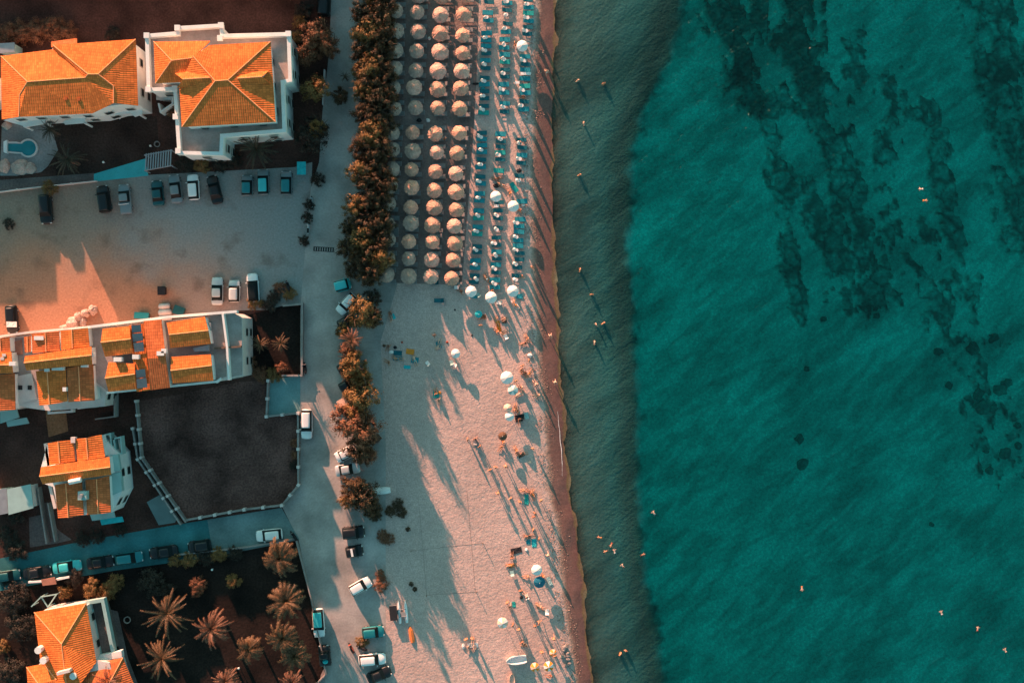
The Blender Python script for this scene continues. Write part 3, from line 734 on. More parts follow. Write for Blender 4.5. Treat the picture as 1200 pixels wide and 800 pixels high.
bm = bmesh.new(); p0 = W(89, 563, 7.5); mm = Matrix.Translation((p0.x, p0.y, 7.8)) @ Matrix.Rotation(R(12), 4, 'Z') @ Matrix.Rotation(R(90), 4, 'Y')
bmesh.ops.create_cone(bm, cap_ends=True, segments=16, radius1=.35, radius2=.35, depth=1.7, matrix=mm); put('boiler_tank', bm, M['white'], a)
bm = bmesh.new(); p0 = W(98, 580, 7); box(bm, (p0.x, p0.y, 6.9), (1.2, 1.2, 1.4)); put('chimney', bm, M['teal_roof'], a)
bm = bmesh.new(); p0 = W(98, 580, 7); tube(bm, (p0.x, p0.y, 7.6), (p0.x, p0.y, 8.4), .3, n=10); put('chimney_pot', bm, M['metal'], a)
bm = bmesh.new(); p0 = W(87, 515, 6.5); box(bm, (p0.x, p0.y, 6.6), (.6, .8, .9)); put('chimney', bm, M['cream'], a)
windows(a, fc, 5, 2, (1.5, 4))
# --- small teal-roofed shed
a = root('shed', 22, 585, 'flat teal sheet roofed annex beside the narrow alley', 'shed')
block(a, [(9, 575), (35, 569), (38, 594), (11, 601)], 0, 2.8, 'white'); block(a, [(8, 573), (36, 567), (39, 595), (10, 603)], 2.8, 2.95, 'teal_roof', 'roof')
block(a, [(-20, 576), (7, 573), (9, 600), (-20, 606)], 0, 2.6, 'cream'); block(a, [(-20, 575), (7.5, 572), (9.5, 601), (-20, 607)], 2.6, 2.7, 'metal', 'roof')
# --- corner villa, bottom
a = root('corner_villa', 85, 755, 'corner villa with a steep orange hipped roof above dark shrubs', 'house')
e, r = 5.9, 7.1
fd = [(44, 719), (100, 710), (112, 773), (128, 776), (140, 815), (40, 815), (38, 783), (55, 778)]
block(a, fd, 0, e - .1, 'cream')
roof(a, [[(40, 717, e), (101, 706, e), (72, 754, r)], [(40, 717, e), (72, 754, r), (79, 812, r), (52, 812, e)], [(72, 754, r), (101, 706, e), (113, 775, e), (95, 800, 7.2), (79, 812, r)]],
     [[(40, 717, e), (72, 754, r), (101, 706, e)], [(72, 754, r), (79, 812, r)]])
roof(a, [[(31, 781, e), (51, 777, e), (66, 796, 6.8), (45, 801, 6.8)], [(31, 781, e), (45, 801, 6.8), (48, 825, 6.8), (34, 825, e)], [(45, 801, 6.8), (66, 796, 6.8), (79, 812, 7.4), (79, 825, 6.5), (48, 825, 6.8)]],
     [[(31, 781, e), (45, 801, 6.8)], [(51, 777, e), (66, 796, 6.8)]])
roof(a, [[(95, 800, 6.4), (114, 776, 5.3), (144, 770, 5.3), (128, 800, 6.4)], [(128, 800, 6.4), (144, 770, 5.3), (163, 815, 5.3), (128, 820, 6.4)], [(95, 800, 6.4), (128, 800, 6.4), (128, 820, 6.4), (92, 820, 6.4)]],
     [[(144, 770, 5.3), (128, 800, 6.4)]], m='roof_old')
block(a, [(104, 706), (117, 704), (131, 762), (116, 766)], 0, 3.2, 'darkpave', 'terrace_floor')
rim(a, [(102, 706), (120, 703), (132, 763)], 3.0, 4.1, .5, 'teal_roof', 'terrace_rail', False); rim(a, [(106, 717), (116, 770)], 3.3, 3.7, .8, 'teal_roof', 'terrace_rail', False)
block(a, [(115, 768), (142, 762), (143, 770), (116, 774)], 3.4, 4.4, 'white', 'parapet')
for x, y in ((47, 760), (88, 790), (53, 772)):
    bm = bmesh.new(); p0 = W(x, y, 6.6); tube(bm, (p0.x, p0.y, 5.5), (p0.x, p0.y, 7.4), .42, .5, 10); put('chimney', bm, M['white'], a)
rim(a, [(68, 789), (80, 786)], 7.2, 8.2, .4, 'cream', 'roof_beam', False)
windows(a, fd, e, 2, (1.5, 4))
a = root('pergola', 52, 704, 'thin white pergola frame behind the corner villa', 'pergola')
rim(a, [(37, 710), (48, 699), (66, 696), (56, 711)], 2.5, 2.65, .15, 'teal_roof', 'beam', False); rim(a, [(48, 699), (56, 711)], 2.3, 2.45, .15, 'teal_roof', 'beam', False)
for x, y in ((37, 710), (48, 699), (66, 696), (56, 711)):
    bm = bmesh.new(); p0 = W(x, y, 2.5); tube(bm, (p0.x, p0.y, 0), (p0.x, p0.y, 2.48), .07); put('post', bm, M['teal_roof'], a)
a = root('gate', 57, 681, 'rust red gate canopy at the street garden entrance', 'gate')
block(a, [(48, 679), (64, 676), (66, 684), (50, 686)], 2.2, 2.4, 'terrace_red', 'roof'); rim(a, [(34, 682), (49, 681)], 0, 1.6, .25, 'white', 'wall', False); rim(a, [(66, 679), (80, 676)], 0, 1.6, .25, 'white', 'wall', False)
for x, y in ((50, 681), (64, 680)):
    bm = bmesh.new(); p0 = W(x, y, 2.2); tube(bm, (p0.x, p0.y, 0), (p0.x, p0.y, 2.2), .1); put('post', bm, M['wood'], a)
# pergola of slats beside the driveway
a = root('pergola', 186, 190, 'grey slatted pergola beside the bright teal driveway', 'pergola')
for k in range(11):
    bm = bmesh.new(); c0 = W(171 + k * 2.9, 190 - k * .5, 2.5); box(bm, (c0.x, c0.y, 2.5), (.16, 2.4, .14), R(-3)); put('slat', bm, M['metal'], a)
for y in (181, 199):
    bm = bmesh.new(); p0, p1 = W(169, y + 1, 2.35), W(202, y - 5, 2.35); tube(bm, p0, p1, .09); put('beam', bm, M['metal'], a)
for x, y in ((170, 182), (202, 177), (170, 200), (202, 195)):
    bm = bmesh.new(); p0 = W(x, y, 2.4); tube(bm, (p0.x, p0.y, 0), (p0.x, p0.y, 2.35), .09); put('post', bm, M['metal'], a)
# pool
a = root('swimming_pool', 33, 174, 'keyhole shaped teal swimming pool on the villa patio', 'pool')
def keyhole(off, h):
    pts = []
    c0 = (34, 174)
    for k in range(25):
        an = R(-145 + k * 290 / 24); pts.append((c0[0] + (9 + off) * math.cos(an), c0[1] + (9 + off) * math.sin(an)))
    pts += [(20, 178.5 + off), (8 - off, 177.5 + off), (8 - off, 168.5 - off), (20, 168.5 - off)]
    return [(W(x, y).x, W(x, y).y) for x, y in pts]
bm = bmesh.new(); ou, inn = keyhole(2, 0), keyhole(0, 0); n = len(ou)
for z, fl in ((.3, 1),):
    A = [bm.verts.new((*q, z)) for q in ou]; B = [bm.verts.new((*q, z)) for q in inn]; C_ = [bm.verts.new((*q, 0)) for q in ou]; D = [bm.verts.new((*q, 0.02)) for q in inn]
    for i in range(n):
        j = (i + 1) % n
        bm.faces.new((A[i], A[j], B[j], B[i])); bm.faces.new((C_[i], C_[j], A[j], A[i])); bm.faces.new((B[i], B[j], D[j], D[i]))
bmesh.ops.recalc_face_normals(bm, faces=bm.faces); put('coping', bm, M['cream'], a)
bm = bmesh.new(); bm.faces.new([bm.verts.new((*q, .2)) for q in keyhole(.3, 0)]); bmesh.ops.triangulate(bm, faces=bm.faces); bmesh.ops.recalc_face_normals(bm, faces=bm.faces)
o = put('pool_water', bm, M['pool'], a)
for f in o.data.polygons:
    if f.normal.z < 0: o.data.flip_normals(); break
block(a, [(4, 166), (8, 164), (8, 180), (4, 178)], 0, .6, 'white', 'ladder_step')
# outside the frame: unseen villa; stepped annex and long house added to cast shade
a = root('neighbour_villa', -130, 70, 'neighbouring villa just outside the frame', 'house')
block(a, [(-200, 10), (-72, 2), (-66, 124), (-196, 132)], 0, 7.0)
roof(a, [[(-204, 6, 7.0), (-68, -2, 7.0), (-105, 62, 8.6), (-160, 64, 8.6)], [(-68, -2, 7.0), (-62, 128, 7.0), (-105, 62, 8.6)], [(-62, 128, 7.0), (-200, 136, 7.0), (-160, 64, 8.6), (-105, 62, 8.6)], [(-200, 136, 7.0), (-204, 6, 7.0), (-160, 64, 8.6)]])
for x0, x1, h in ((-62, -44, 5.5), (-44, -38, 5.9), (-38, -28, 5.2), (-25, -14, 6.2), (-14, -8, 5.6), (-5, -1, 5.3)):
    block(a, [(x0, 92), (x1, 91), (x1 + 1, 118), (x0 + 1, 119)], 0, h, 'cream', 'annex')  # added blocks, stepped to shape the lit patch on the lot
a = root('shade_house', 150, -60, 'long unseen house added beyond the top edge to shade the ground', 'house')
block(a, [(-60, -90), (345, -112), (348, -46), (-58, -26)], 0, 5.4)  # added mass, out of view; shades the ground strip along the top
roof(a, [[(-63, -93, 5.4), (348, -115, 5.4), (330, -79, 6.6), (-45, -59, 6.6)], [(-45, -59, 6.6), (330, -79, 6.6), (351, -43, 5.4), (-61, -23, 5.4)], [(348, -115, 5.4), (351, -43, 5.4), (330, -79, 6.6)], [(-63, -93, 5.4), (-45, -59, 6.6), (-61, -23, 5.4)]])
# --- garden walls
def garden_wall(label, pts, h=.9, th=.22, posts=0, m='wall_grey', cat='wall', name='garden_wall', closed=False):
    x, y = pts[0]; a = root(name, x, y, label, cat)
    rim(a, pts, 0, h, th, m, 'wall_panel', closed)
    if posts:
        P = [W(q[0], q[1], h) for q in pts]
        for p0, p1 in zip(P, P[1:]):
            n = max(1, round((p1 - p0).length / posts))
            for i in range(n):
                c0 = p0 + (p1 - p0) * (i / n); bm = bmesh.new(); box(bm, (c0.x, c0.y, h / 2 + .08), (th * 1.7, th * 1.7, h + .16), math.atan2(p1.y - p0.y, p1.x - p0.x)); put('post', bm, M['cream'], a)
    return a
garden_wall('low wall with posts around the bare dark field, road side', [(349, 484), (349.5, 568), (330, 592), (286, 597), (217, 609.5)], .9, .25, 2.4)
garden_wall('low corner wall around the bluish concrete yard', [(314, 446), (312, 488), (349, 484)], .9, .25, 2.6)
garden_wall('inner alley wall along the edge of the dark field', [(159, 470), (165, 536), (217, 611)], 1.1, .22, 2.2)
garden_wall('outer alley wall parallel to the dark field wall', [(155, 502), (161, 538), (211, 614)], 1.1, .22, 2.4)
garden_wall('pale wall around the two palm garden', [(332, 358), (354, 356), (353.5, 440), (331, 440)], 1.0, .25)
garden_wall('pale garden wall beside the road south of the corner', [(347, 634), (364, 700), (378, 768), (382, 790), (370, 802)], 1.0, .16)
garden_wall('low street wall under the flowering verge', [(207, 650), (290, 641), (345, 631)], .7, .2)
garden_wall('thin pale fence along the lawn and parking lot', [(-10, 226), (20, 222), (55, 218), (112, 212)], .8, .12, 4, 'cream', 'fence', 'garden_fence')
garden_wall('wall around the terraces below the row houses', [(134, 461), (134, 488), (112, 491)], 1.6, .2)
garden_wall('alley side wall between the annex and the orange roofed house', [(44, 572), (48, 598), (54, 636)], 1.3, .2)
garden_wall('second alley side wall beside the orange roofed house', [(56, 590), (64, 634)], 1.3, .2)
garden_wall('white fence beside the lone parking tree at the road', [(380, 82), (378, 122)], 1.2, .15, 0, 'cream', 'fence', 'garden_fence')
for k, q in enumerate(([(0, 52), (16, 51), (16, 60), (0, 62)],)):
    a = root('shed', 8, 57, 'pale blue flat roofed hut behind the pool villa', 'shed'); block(a, q, 0, 3, 'teal_roof'); block(a, [(-2, 51), (17, 50), (17, 61), (-2, 63)], 3, 3.12, 'metal', 'roof')
# ------------------------------------------------------------------ plants
def leaf_quad(bm, c, n, s, rnd):
    t = n.orthogonal().normalized(); t = Matrix.Rotation(rnd.uniform(0, 2 * PI), 3, n) @ t; b2 = n.cross(t)
    a, w_ = s * rnd.uniform(.7, 1.3), s * rnd.uniform(.35, .6)
    vs_ = [bm.verts.new(c + t * a), bm.verts.new(c + b2 * w_ - n * .12 * s), bm.verts.new(c - t * a), bm.verts.new(c - b2 * w_ - n * .12 * s)]
    bm.faces.new(vs_)

def crown_mesh(seed, m, clusters=34, leaves=46, leaf=.075, flat=.75, spread=.2, lo=-.9):
    """crown of leaf clumps inside a unit ball (z scaled later); gaps between the clumps"""
    rnd = random.Random(seed); bm = bmesh.new()
    for k in range(clusters):
        while 1:
            c = Vector((rnd.uniform(-1, 1), rnd.uniform(-1, 1), rnd.uniform(lo, 1)))
            if .25 < c.length < .92: break
        c.z *= flat
        c *= .86 + .3 * rnd.random()
        sp = spread * rnd.uniform(.6, 1.25)
        for j in range(leaves):
            d = Vector((rnd.gauss(0, 1), rnd.gauss(0, 1), rnd.gauss(0, .8)))
            p = c + d * sp * .55
            n = (d.normalized() + Vector((0, 0, .5)) + c * .5 + Vector((rnd.uniform(-.6, .6), rnd.uniform(-.6, .6), 0))).normalized()
            leaf_quad(bm, p, n, leaf, rnd)
    return mesh('crown', bm, M[m])

def trunk_mesh(seed, m='bark'):
    """unit-height tapered trunk with limbs that reach into the crown"""
    rnd = random.Random(seed); bm = bmesh.new()
    p = Vector((0, 0, 0)); r = .05
    for k in range(4):
        q = p + Vector((rnd.uniform(-.03, .03), rnd.uniform(-.03, .03), .16)); tube(bm, p, q, r, r * .85, 7, k == 0); p = q; r *= .85
    for k in range(6):
        an = k * 1.05 + rnd.uniform(-.3, .3); e = p + Vector((math.cos(an) * .16, math.sin(an) * .16, rnd.uniform(.12, .28)))
        tube(bm, p - Vector((0, 0, rnd.uniform(0, .12))), e, r * .6, r * .3, 5)
        tube(bm, e, e + Vector((math.cos(an + .5) * .1, math.sin(an + .5) * .1, .1)), r * .3, r * .12, 4)
    return mesh('trunk', bm, M[m])
CR = {'hedge': [crown_mesh(s, 'leaf_hedge', 60, 76, .06, .85, .2) for s in (1, 2, 3, 4)],
      'rust': [crown_mesh(s, 'leaf_rust', 50, 76, .06, .85, .21) for s in (11, 12, 13)],
      'ochre': [crown_mesh(s, 'leaf_ochre', 50, 76, .064, .85, .21) for s in (21, 22, 23)],
      'dark': [crown_mesh(s, 'leaf_dark', 46, 70, .066, .85, .23) for s in (31, 32)]}
TR = [trunk_mesh(s) for s in (5, 6, 7)]
cnt = [0]
def tree(px, py, rpx, h, kind, label, group=None, name='tree', rz_=None, asp=1.0):
    """crown drawn around (px, py); h is the height of the top"""
    cnt[0] += 1; i = cnt[0]; rnd = random.Random(i)
    rw = rpx / S; ch = h * .6; zc = h * .45
    p = W(px, py, zc); g = ground_z(px, py)
    t = empty(name, (p.x, p.y, g), 0, label, 'tree' if name == 'tree' else 'shrub', group)
    link('trunk', TR[i % 3], t, (0, 0, -.05), (0, 0, rnd.uniform(0, 6)), (h * 1.1, h * 1.1, h * .8))
    ms = CR[kind]
    link('crown', ms[i % len(ms)], t, (0, 0, zc - g), (0, 0, rnd.uniform(0, 6)), (rw * rnd.uniform(.95, 1.1), rw * asp * rnd.uniform(.95, 1.1), ch))
    return t

# tamarisk belt between the road and the beach bar
hb = [(436, -6, 17), (452, 8, 15), (428, 18, 15), (447, 28, 17), (432, 40, 17), (452, 48, 14), (425, 60, 14), (444, 66, 17), (430, 82, 16), (450, 88, 14), (438, 102, 17), (455, 112, 12), (425, 108, 12), (446, 128, 16),
      (428, 136, 15), (452, 148, 13), (436, 158, 17), (424, 176, 14), (446, 176, 16), (440, 198, 17), (422, 204, 14), (452, 212, 13), (432, 222, 17), (446, 236, 14), (418, 244, 14), (434, 256, 18), (412, 264, 12), (450, 262, 12), (424, 280, 17), (442, 284, 16), (408, 292, 13), (428, 304, 16), (446, 306, 13), (416, 314, 12), (434, 322, 13)]
for k, (x, y, r_) in enumerate(hb):
    where = 'umbrella' if x > 440 else 'road'
    tree(x, y, r_ * 1.12, 5.9 + 1.2 * noise.noise((x * .1, y * .05, 4)) + 0, 'hedge' if k % 4 else 'ochre', f'{"ochre tipped" if k % 4 == 0 else "dark"} tree on the {where} side of the long belt, {ORD[k] if k < 32 else ORD[len(hb) - 1 - k] + " from last"} down', 'trees of the belt beside the straw umbrellas')
for k, (x, y, r_, h) in enumerate([(440, -40, 17, 6), (425, -62, 16, 5.8), (448, -74, 16, 6), (430, -98, 17, 6), (446, -120, 17, 6), (430, -140, 16, 6), (352, -60, 26, 9), (330, -25, 24, 8), (372, -100, 22, 9)]):
    tree(x, y, r_, h, 'hedge', 'tree of the belt continuing past the top of the frame', 'trees past the top of the frame')
for x, y, r_, h, kd, lab in [(372, 42, 17, 7, 'rust', 'rust orange tree beside the tall villa, upper of the roadside pair'), (362, 62, 14, 6, 'rust', 'smaller rust tree leaning on the upper roadside tree'), (385, 55, 12, 6, 'rust', 'narrow rust tree over the sunlit road edge'),
                    (370, 104, 15, 6, 'ochre', 'ochre leaved tree alone by the white roadside fence'), (366, 157, 18, 5.5, 'dark', 'dark tree below the tall villa at the parking corner'), (372, 150, 9, 6, 'ochre', 'small ochre tree top over the dark parking corner tree'),
                    (424, 367, 17, 7.5, 'ochre', 'ochre tree above the black car beside the beach entrance'), (436, 372, 11, 6.5, 'hedge', 'dark small tree beside the beach entrance ochre tree'),
                    (414, 428, 15, 7.5, 'ochre', 'ochre tree between the two half hidden dark cars'), (424, 462, 18, 8, 'ochre', 'ochre tree above the pink roofed trailer'), (412, 440, 10, 5, 'hedge', 'small dark tree beside the half hidden cars'),
                    (412, 492, 20, 8.5, 'rust', 'large rust tree below the pink roofed trailer'), (426, 505, 20, 8.5, 'rust', 'wide rust tree touching the brown trailer'), (420, 525, 15, 7.5, 'hedge', 'dark tree overhanging the white and teal cars'),
                    (412, 574, 15, 7, 'hedge', 'dark tree below the teal sedan'), (426, 582, 17, 7.5, 'hedge', 'dark tree beside the white upturned boat'), (405, 586, 9, 4.5, 'ochre', 'small ochre tree at the sunlit road edge'),
                    (398, 112, 9, 4, 'hedge', 'spiky dark bush on the road beside the belt'), (436, 350, 10, 4, 'dark', 'dark small tree at the lower end of the belt'), (409, 413, 12, 5.5, 'rust', 'rust tree filling the gap below the ragged palm'), (422, 444, 12, 6, 'ochre', 'ochre tree beside the two half hidden dark cars on the sand side'), (402, 388, 9, 4.5, 'ochre', 'small ochre tree at the road side of the ragged palm'), (430, 535, 11, 5.5, 'rust', 'rust tree on the sand side of the teal sedan'), (436, 596, 10, 4, 'hedge', 'low dark tree spreading below the upturned boat'), (418, 480, 13, 7, 'ochre', 'ochre tree wedged between the pink roofed trailer and the large rust tree')]:
    tree(x, y, r_ * 1.1, h, kd, lab)
# shrubs
for x, y, r_, h, kd, lab in [(8, 40, 13, 2.4, 'rust', 'rust hedge bush cut by the picture edge behind the pool villa'), (26, 37, 13, 2.6, 'rust', 'rust hedge bush, second from the picture edge behind the pool villa'), (45, 36, 13, 2.6, 'rust', 'rust hedge bush, third behind the pool villa'), (62, 34, 13, 2.8, 'rust', 'rust hedge bush, fourth behind the pool villa'), (79, 36, 11, 2.8, 'rust', 'rust hedge bush at the end of the row behind the pool villa'),
                    (132, 40, 8, 1.6, 'dark', 'low dark bush behind the pool villa roof'), (352, 27, 8, 2, 'ochre', 'low ochre bush beside the tall villa corner'), (344, 45, 9, 2, 'ochre', 'low ochre bush against the tall villa wall'), (356, 12, 9, 2.5, 'dark', 'dark bush near the black car at the top'),
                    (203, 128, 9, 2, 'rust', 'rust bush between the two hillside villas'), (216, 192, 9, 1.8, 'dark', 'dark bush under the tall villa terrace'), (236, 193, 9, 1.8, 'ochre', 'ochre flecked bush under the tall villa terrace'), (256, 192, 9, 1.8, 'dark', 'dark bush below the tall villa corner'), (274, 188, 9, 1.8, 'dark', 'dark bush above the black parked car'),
                    (58, 221, 9, 1.6, 'ochre', 'ochre bush above the lone black parked car'), (10, 262, 6, .8, 'dark', 'low dark weed patch on the parking lot'), (328, 337, 7, 1.1, 'rust', 'low rust bush on the parking lot near the wall'), (340, 344, 7, 1.1, 'ochre', 'low ochre bush on the parking lot near the wall'),
                    (322, 346, 7, .9, 'dark', 'low dark bush on the parking lot near the wall'), (298, 355, 8, 1.2, 'ochre', 'ochre hedge bush above the two palm garden'), (316, 357, 8, 1.1, 'dark', 'dark hedge bush above the two palm garden'),
                    (305, 438, 9, 1.6, 'rust', 'rust hedge bush below the two palm garden'), (320, 440, 8, 1.4, 'ochre', 'ochre hedge bush below the two palm garden'), (330, 431, 6, 1.5, 'rust', 'small rust bush at the garden wall corner'), (292, 424, 8, 1.4, 'rust', 'rust bush at the inner corner of the two palm garden'),
                    (346, 520, 5, 1, 'rust', 'small rust bush inside the field wall'), (346, 533, 5, 1, 'rust', 'second small rust bush inside the field wall'), (344, 545, 5, .8, 'dark', 'small dark bush inside the field wall'),
                    (205, 656, 8, 1.3, 'ochre', 'ochre verge bush under the black street cars'), (222, 655, 9, 1.4, 'ochre', 'second ochre verge bush under the street cars'), (240, 652, 9, 1.4, 'dark', 'dark verge bush under the street cars'), (256, 649, 8, 1.4, 'ochre', 'ochre verge bush at the end of the street cars'), (275, 648, 8, 1.2, 'dark', 'dark verge bush beside the round palm'),
                    (75, 693, 7, 2, 'ochre', 'slim ochre shrub behind the corner villa'), (108, 690, 10, 2.2, 'ochre', 'bright ochre shrub behind the corner villa'), (128, 690, 9, 2, 'ochre', 'ochre shrub pair, upper, near the corner villa'), (136, 682, 9, 2, 'ochre', 'ochre shrub top near the dark hedge'), (120, 701, 6, 1.5, 'ochre', 'small ochre shrub at the terrace corner'),
                    (88, 677, 9, 1.8, 'dark', 'dark shrub beside the rust red gate canopy'), (178, 682, 14, 2.6, 'dark', 'large dark shrub in the palm garden'), (196, 692, 9, 2, 'dark', 'dark shrub between the spiky palms'), (15, 700, 16, 2.5, 'dark', 'dark shrub mass at the picture edge, upper'), (25, 735, 15, 2.5, 'dark', 'dark shrub mass beside the corner villa'),
                    (4, 758, 7, 1.8, 'ochre', 'ochre tipped shrub at the picture edge'), (12, 785, 14, 2.5, 'dark', 'dark shrub mass at the bottom picture corner'),
                    (232, 684, 9, 1.8, 'rust', 'rust shrub alone on the dark palm garden'), (273, 681, 8, 1.6, 'ochre', 'small ochre shrub on the dark palm garden'), (230, 693, 6, 1.3, 'rust', 'small rust shrub under the lone rust shrub'),
                    (20, 645, 12, 1.8, 'dark', 'dark bush at the street edge beside the annex'), (8, 630, 11, 1.8, 'dark', 'dark bush below the annex'), (20, 605, 8, 1.4, 'dark', 'dark bush beside the annex wall'), (140, 620, 7, .9, 'dark', 'dark flower bed bush at the street'), (96, 632, 8, 1, 'dark', 'dark hedge bush at the house forecourt'), (114, 629, 8, 1, 'dark', 'second dark hedge bush at the house forecourt'),
                    (448, 629, 7, .9, 'rust', 'low rust bush on the sunlit sand patch'), (456, 632, 6, .8, 'rust', 'second low rust bush on the sunlit sand patch'), (447, 685, 8, 1.0, 'rust', 'rust bush beside the tilted white car'), (446, 674, 6, .8, 'rust', 'small rust bush above the tilted white car'),
                    (457, 599, 6, .6, 'hedge', 'dark weed clump below the upturned boat'), (466, 590, 6, .6, 'hedge', 'dark weed clump beside the upturned boat'), (470, 600, 6, .7, 'hedge', 'small dark weed clump on the shaded sand'), (440, 604, 7, .7, 'hedge', 'dark weed clump above the black cars'), (478, 620, 2.5, .5, 'hedge', 'tiny dark weed on the shaded sand'),
                    (482, 684, 2.5, .5, 'hedge', 'tiny dark weed, upper of a pair on the sand'), (486, 690, 2.5, .5, 'hedge', 'tiny dark weed, lower of a pair on the sand'), (424, 752, 7, .9, 'ochre', 'ochre dry bush between the teal and white cars'),
                    (362, 240, 6, 1.5, 'dark', 'dark bush on the strip beside the road'), (360, 255, 6, 1.5, 'dark', 'second dark bush on the strip beside the road'), (356, 282, 6, 1.2, 'dark', 'lowest dark bush on the strip beside the road'), (372, 210, 7, 1.8, 'dark', 'dark bush above the roadside strip')]:
    tree(x, y, r_ * 1.15, h, kd, lab, None, 'shrub')

# palms
def palm_crown(seed, m, n=30, ln=1.0, droop=.5, leaflets=11, up=.5, wid=.16):
    rnd = random.Random(seed); bm = bmesh.new()
    for k in range(n):
        az = k * 2.399 + rnd.uniform(-.45, .45); el = up * (1 - k / n * 1.5) + rnd.uniform(-.28, .28); l = ln * rnd.uniform(.62, 1.12)
        if rnd.random() < .08: continue
        d = Vector((math.cos(az), math.sin(az), 0)); side = Vector((-d.y, d.x, 0))
        pts = []
        segs = 6
        p = Vector((0, 0, 0)); e = el
        for s_ in range(segs + 1):
            pts.append(p.copy()); p = p + (d * math.cos(e) + Vector((0, 0, math.sin(e)))) * (l / segs); e -= droop / segs * (1 + s_ * .35)
        for a_, b_ in zip(pts, pts[1:]): tube(bm, a_, b_, .012, .009, 3, False)
        for i in range(leaflets):
            f = (i + .6) / leaflets * segs; j = min(int(f), segs - 1); q = pts[j].lerp(pts[j + 1], f - j)
            fw = (pts[j + 1] - pts[j]).normalized(); u = f / segs
            w_ = wid * ln * (1.15 - .75 * u) * min(1, .35 + u * 3)
            for sg in (-1, 1):
                tip = q + side * sg * w_ + fw * w_ * .85 + Vector((0, 0, -.35 * w_ + rnd.uniform(-.02, .03)))
                bw = fw * (l / leaflets * .36)
                bm.faces.new([bm.verts.new(q - bw), bm.verts.new(q + bw), bm.verts.new(tip)])
    return mesh('crown', bm, M[m])
def palm_trunk():
    bm = bmesh.new()
    for k in range(14): tube(bm, (0, 0, k / 14), (0, 0, (k + 1) / 14 + .005), .30 if k % 2 else .27, .24 if k % 2 else .29, 9, k in (0, 13))
    return mesh('trunk', bm, M['palm_bark'])
PT = palm_trunk()
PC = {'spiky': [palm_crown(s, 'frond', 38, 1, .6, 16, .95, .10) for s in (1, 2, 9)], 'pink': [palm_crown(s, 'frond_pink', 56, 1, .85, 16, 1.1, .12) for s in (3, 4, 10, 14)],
      'dark': [palm_crown(s, 'frond_dark', 32, 1, .6, 16, .7, .09) for s in (5, 6)], 'puffy': [palm_crown(s, 'frond', 110, 1, 1.35, 13, 1.3, .15) for s in (7, 8, 15, 16)]}
def palm(px, py, rpx, h, kind, label, tilt=0):
    cnt[0] += 1; i = cnt[0]
    p = W(px, py, h); rw = rpx / S
    t = empty('palm_tree', (p.x, p.y, 0), 0, label, 'palm')
    link('trunk', PT, t, (0, 0, 0), (0, 0, i), (rw * .28, rw * .28, h))
    link('crown', PC[kind][i % len(PC[kind])], t, (0, 0, h), (R(9 * math.sin(i * 2.1)), R(9 * math.cos(i * 1.7)), i * 1.3), (rw * (1.28 if kind == 'puffy' else 1),) * 2 + (rw,))
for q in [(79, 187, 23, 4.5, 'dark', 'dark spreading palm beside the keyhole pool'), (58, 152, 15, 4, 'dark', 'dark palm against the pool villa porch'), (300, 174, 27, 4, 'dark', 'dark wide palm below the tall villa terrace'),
          (305, 403, 13, 3, 'spiky', 'spiky small palm, inner of the two in the walled garden'), (329, 402, 12, 3, 'spiky', 'spiky small palm, outer of the two in the walled garden'),
          (196, 718, 29, 5.5, 'spiky', 'spiky palm with an orange heart in the dark garden'), (248, 736, 26, 6.5, 'pink', 'pinkish sunlit palm in the middle of the dark garden'), (190, 772, 27, 5, 'spiky', 'spiky dim palm near the corner villa walkway'),
          (328, 653, 22, 6, 'puffy', 'round full palm under the white street car'), (335, 704, 22, 5.8, 'puffy', 'round full palm halfway down the garden wall'), (331, 747, 19, 6.5, 'puffy', 'round palm with pink tips below the middle one'), (345, 768, 18, 5.5, 'puffy', 'round palm touching the lower garden wall'),
          (292, 760, 17, 5.5, 'puffy', 'compact rust palm standing alone in the garden centre'), (264, 798, 19, 6.5, 'pink', 'pinkish palm cut by the bottom edge of the frame'), (342, 800, 18, 6.5, 'pink', 'pinkish palm at the bottom end of the garden wall'), (126, 797, 18, 6, 'pink', 'palm crown over the corner villa pink roof'), (412, 398, 15, 4.5, 'pink', 'ragged palm below the black car on the beach road'), (404, 90, 8, 2.5, 'dark', 'small dark palm at the road edge beside the belt'),
          (412, 402, 10, 4.8, 'spiky', 'small inner palm growing into the ragged beach road palm')]:
    palm(*q)
# ------------------------------------------------------------------ vehicles
def loft(bm, secs, closed_ends=True):
    rings = [[bm.verts.new(p) for p in s_] for s_ in secs]
    for a, b_ in zip(rings, rings[1:]):
        for i in range(len(a)):
            j = (i + 1) % len(a); bm.faces.new((a[i], a[j], b_[j], b_[i]))
    if closed_ends: bm.faces.new(rings[0][::-1]); bm.faces.new(rings[-1])

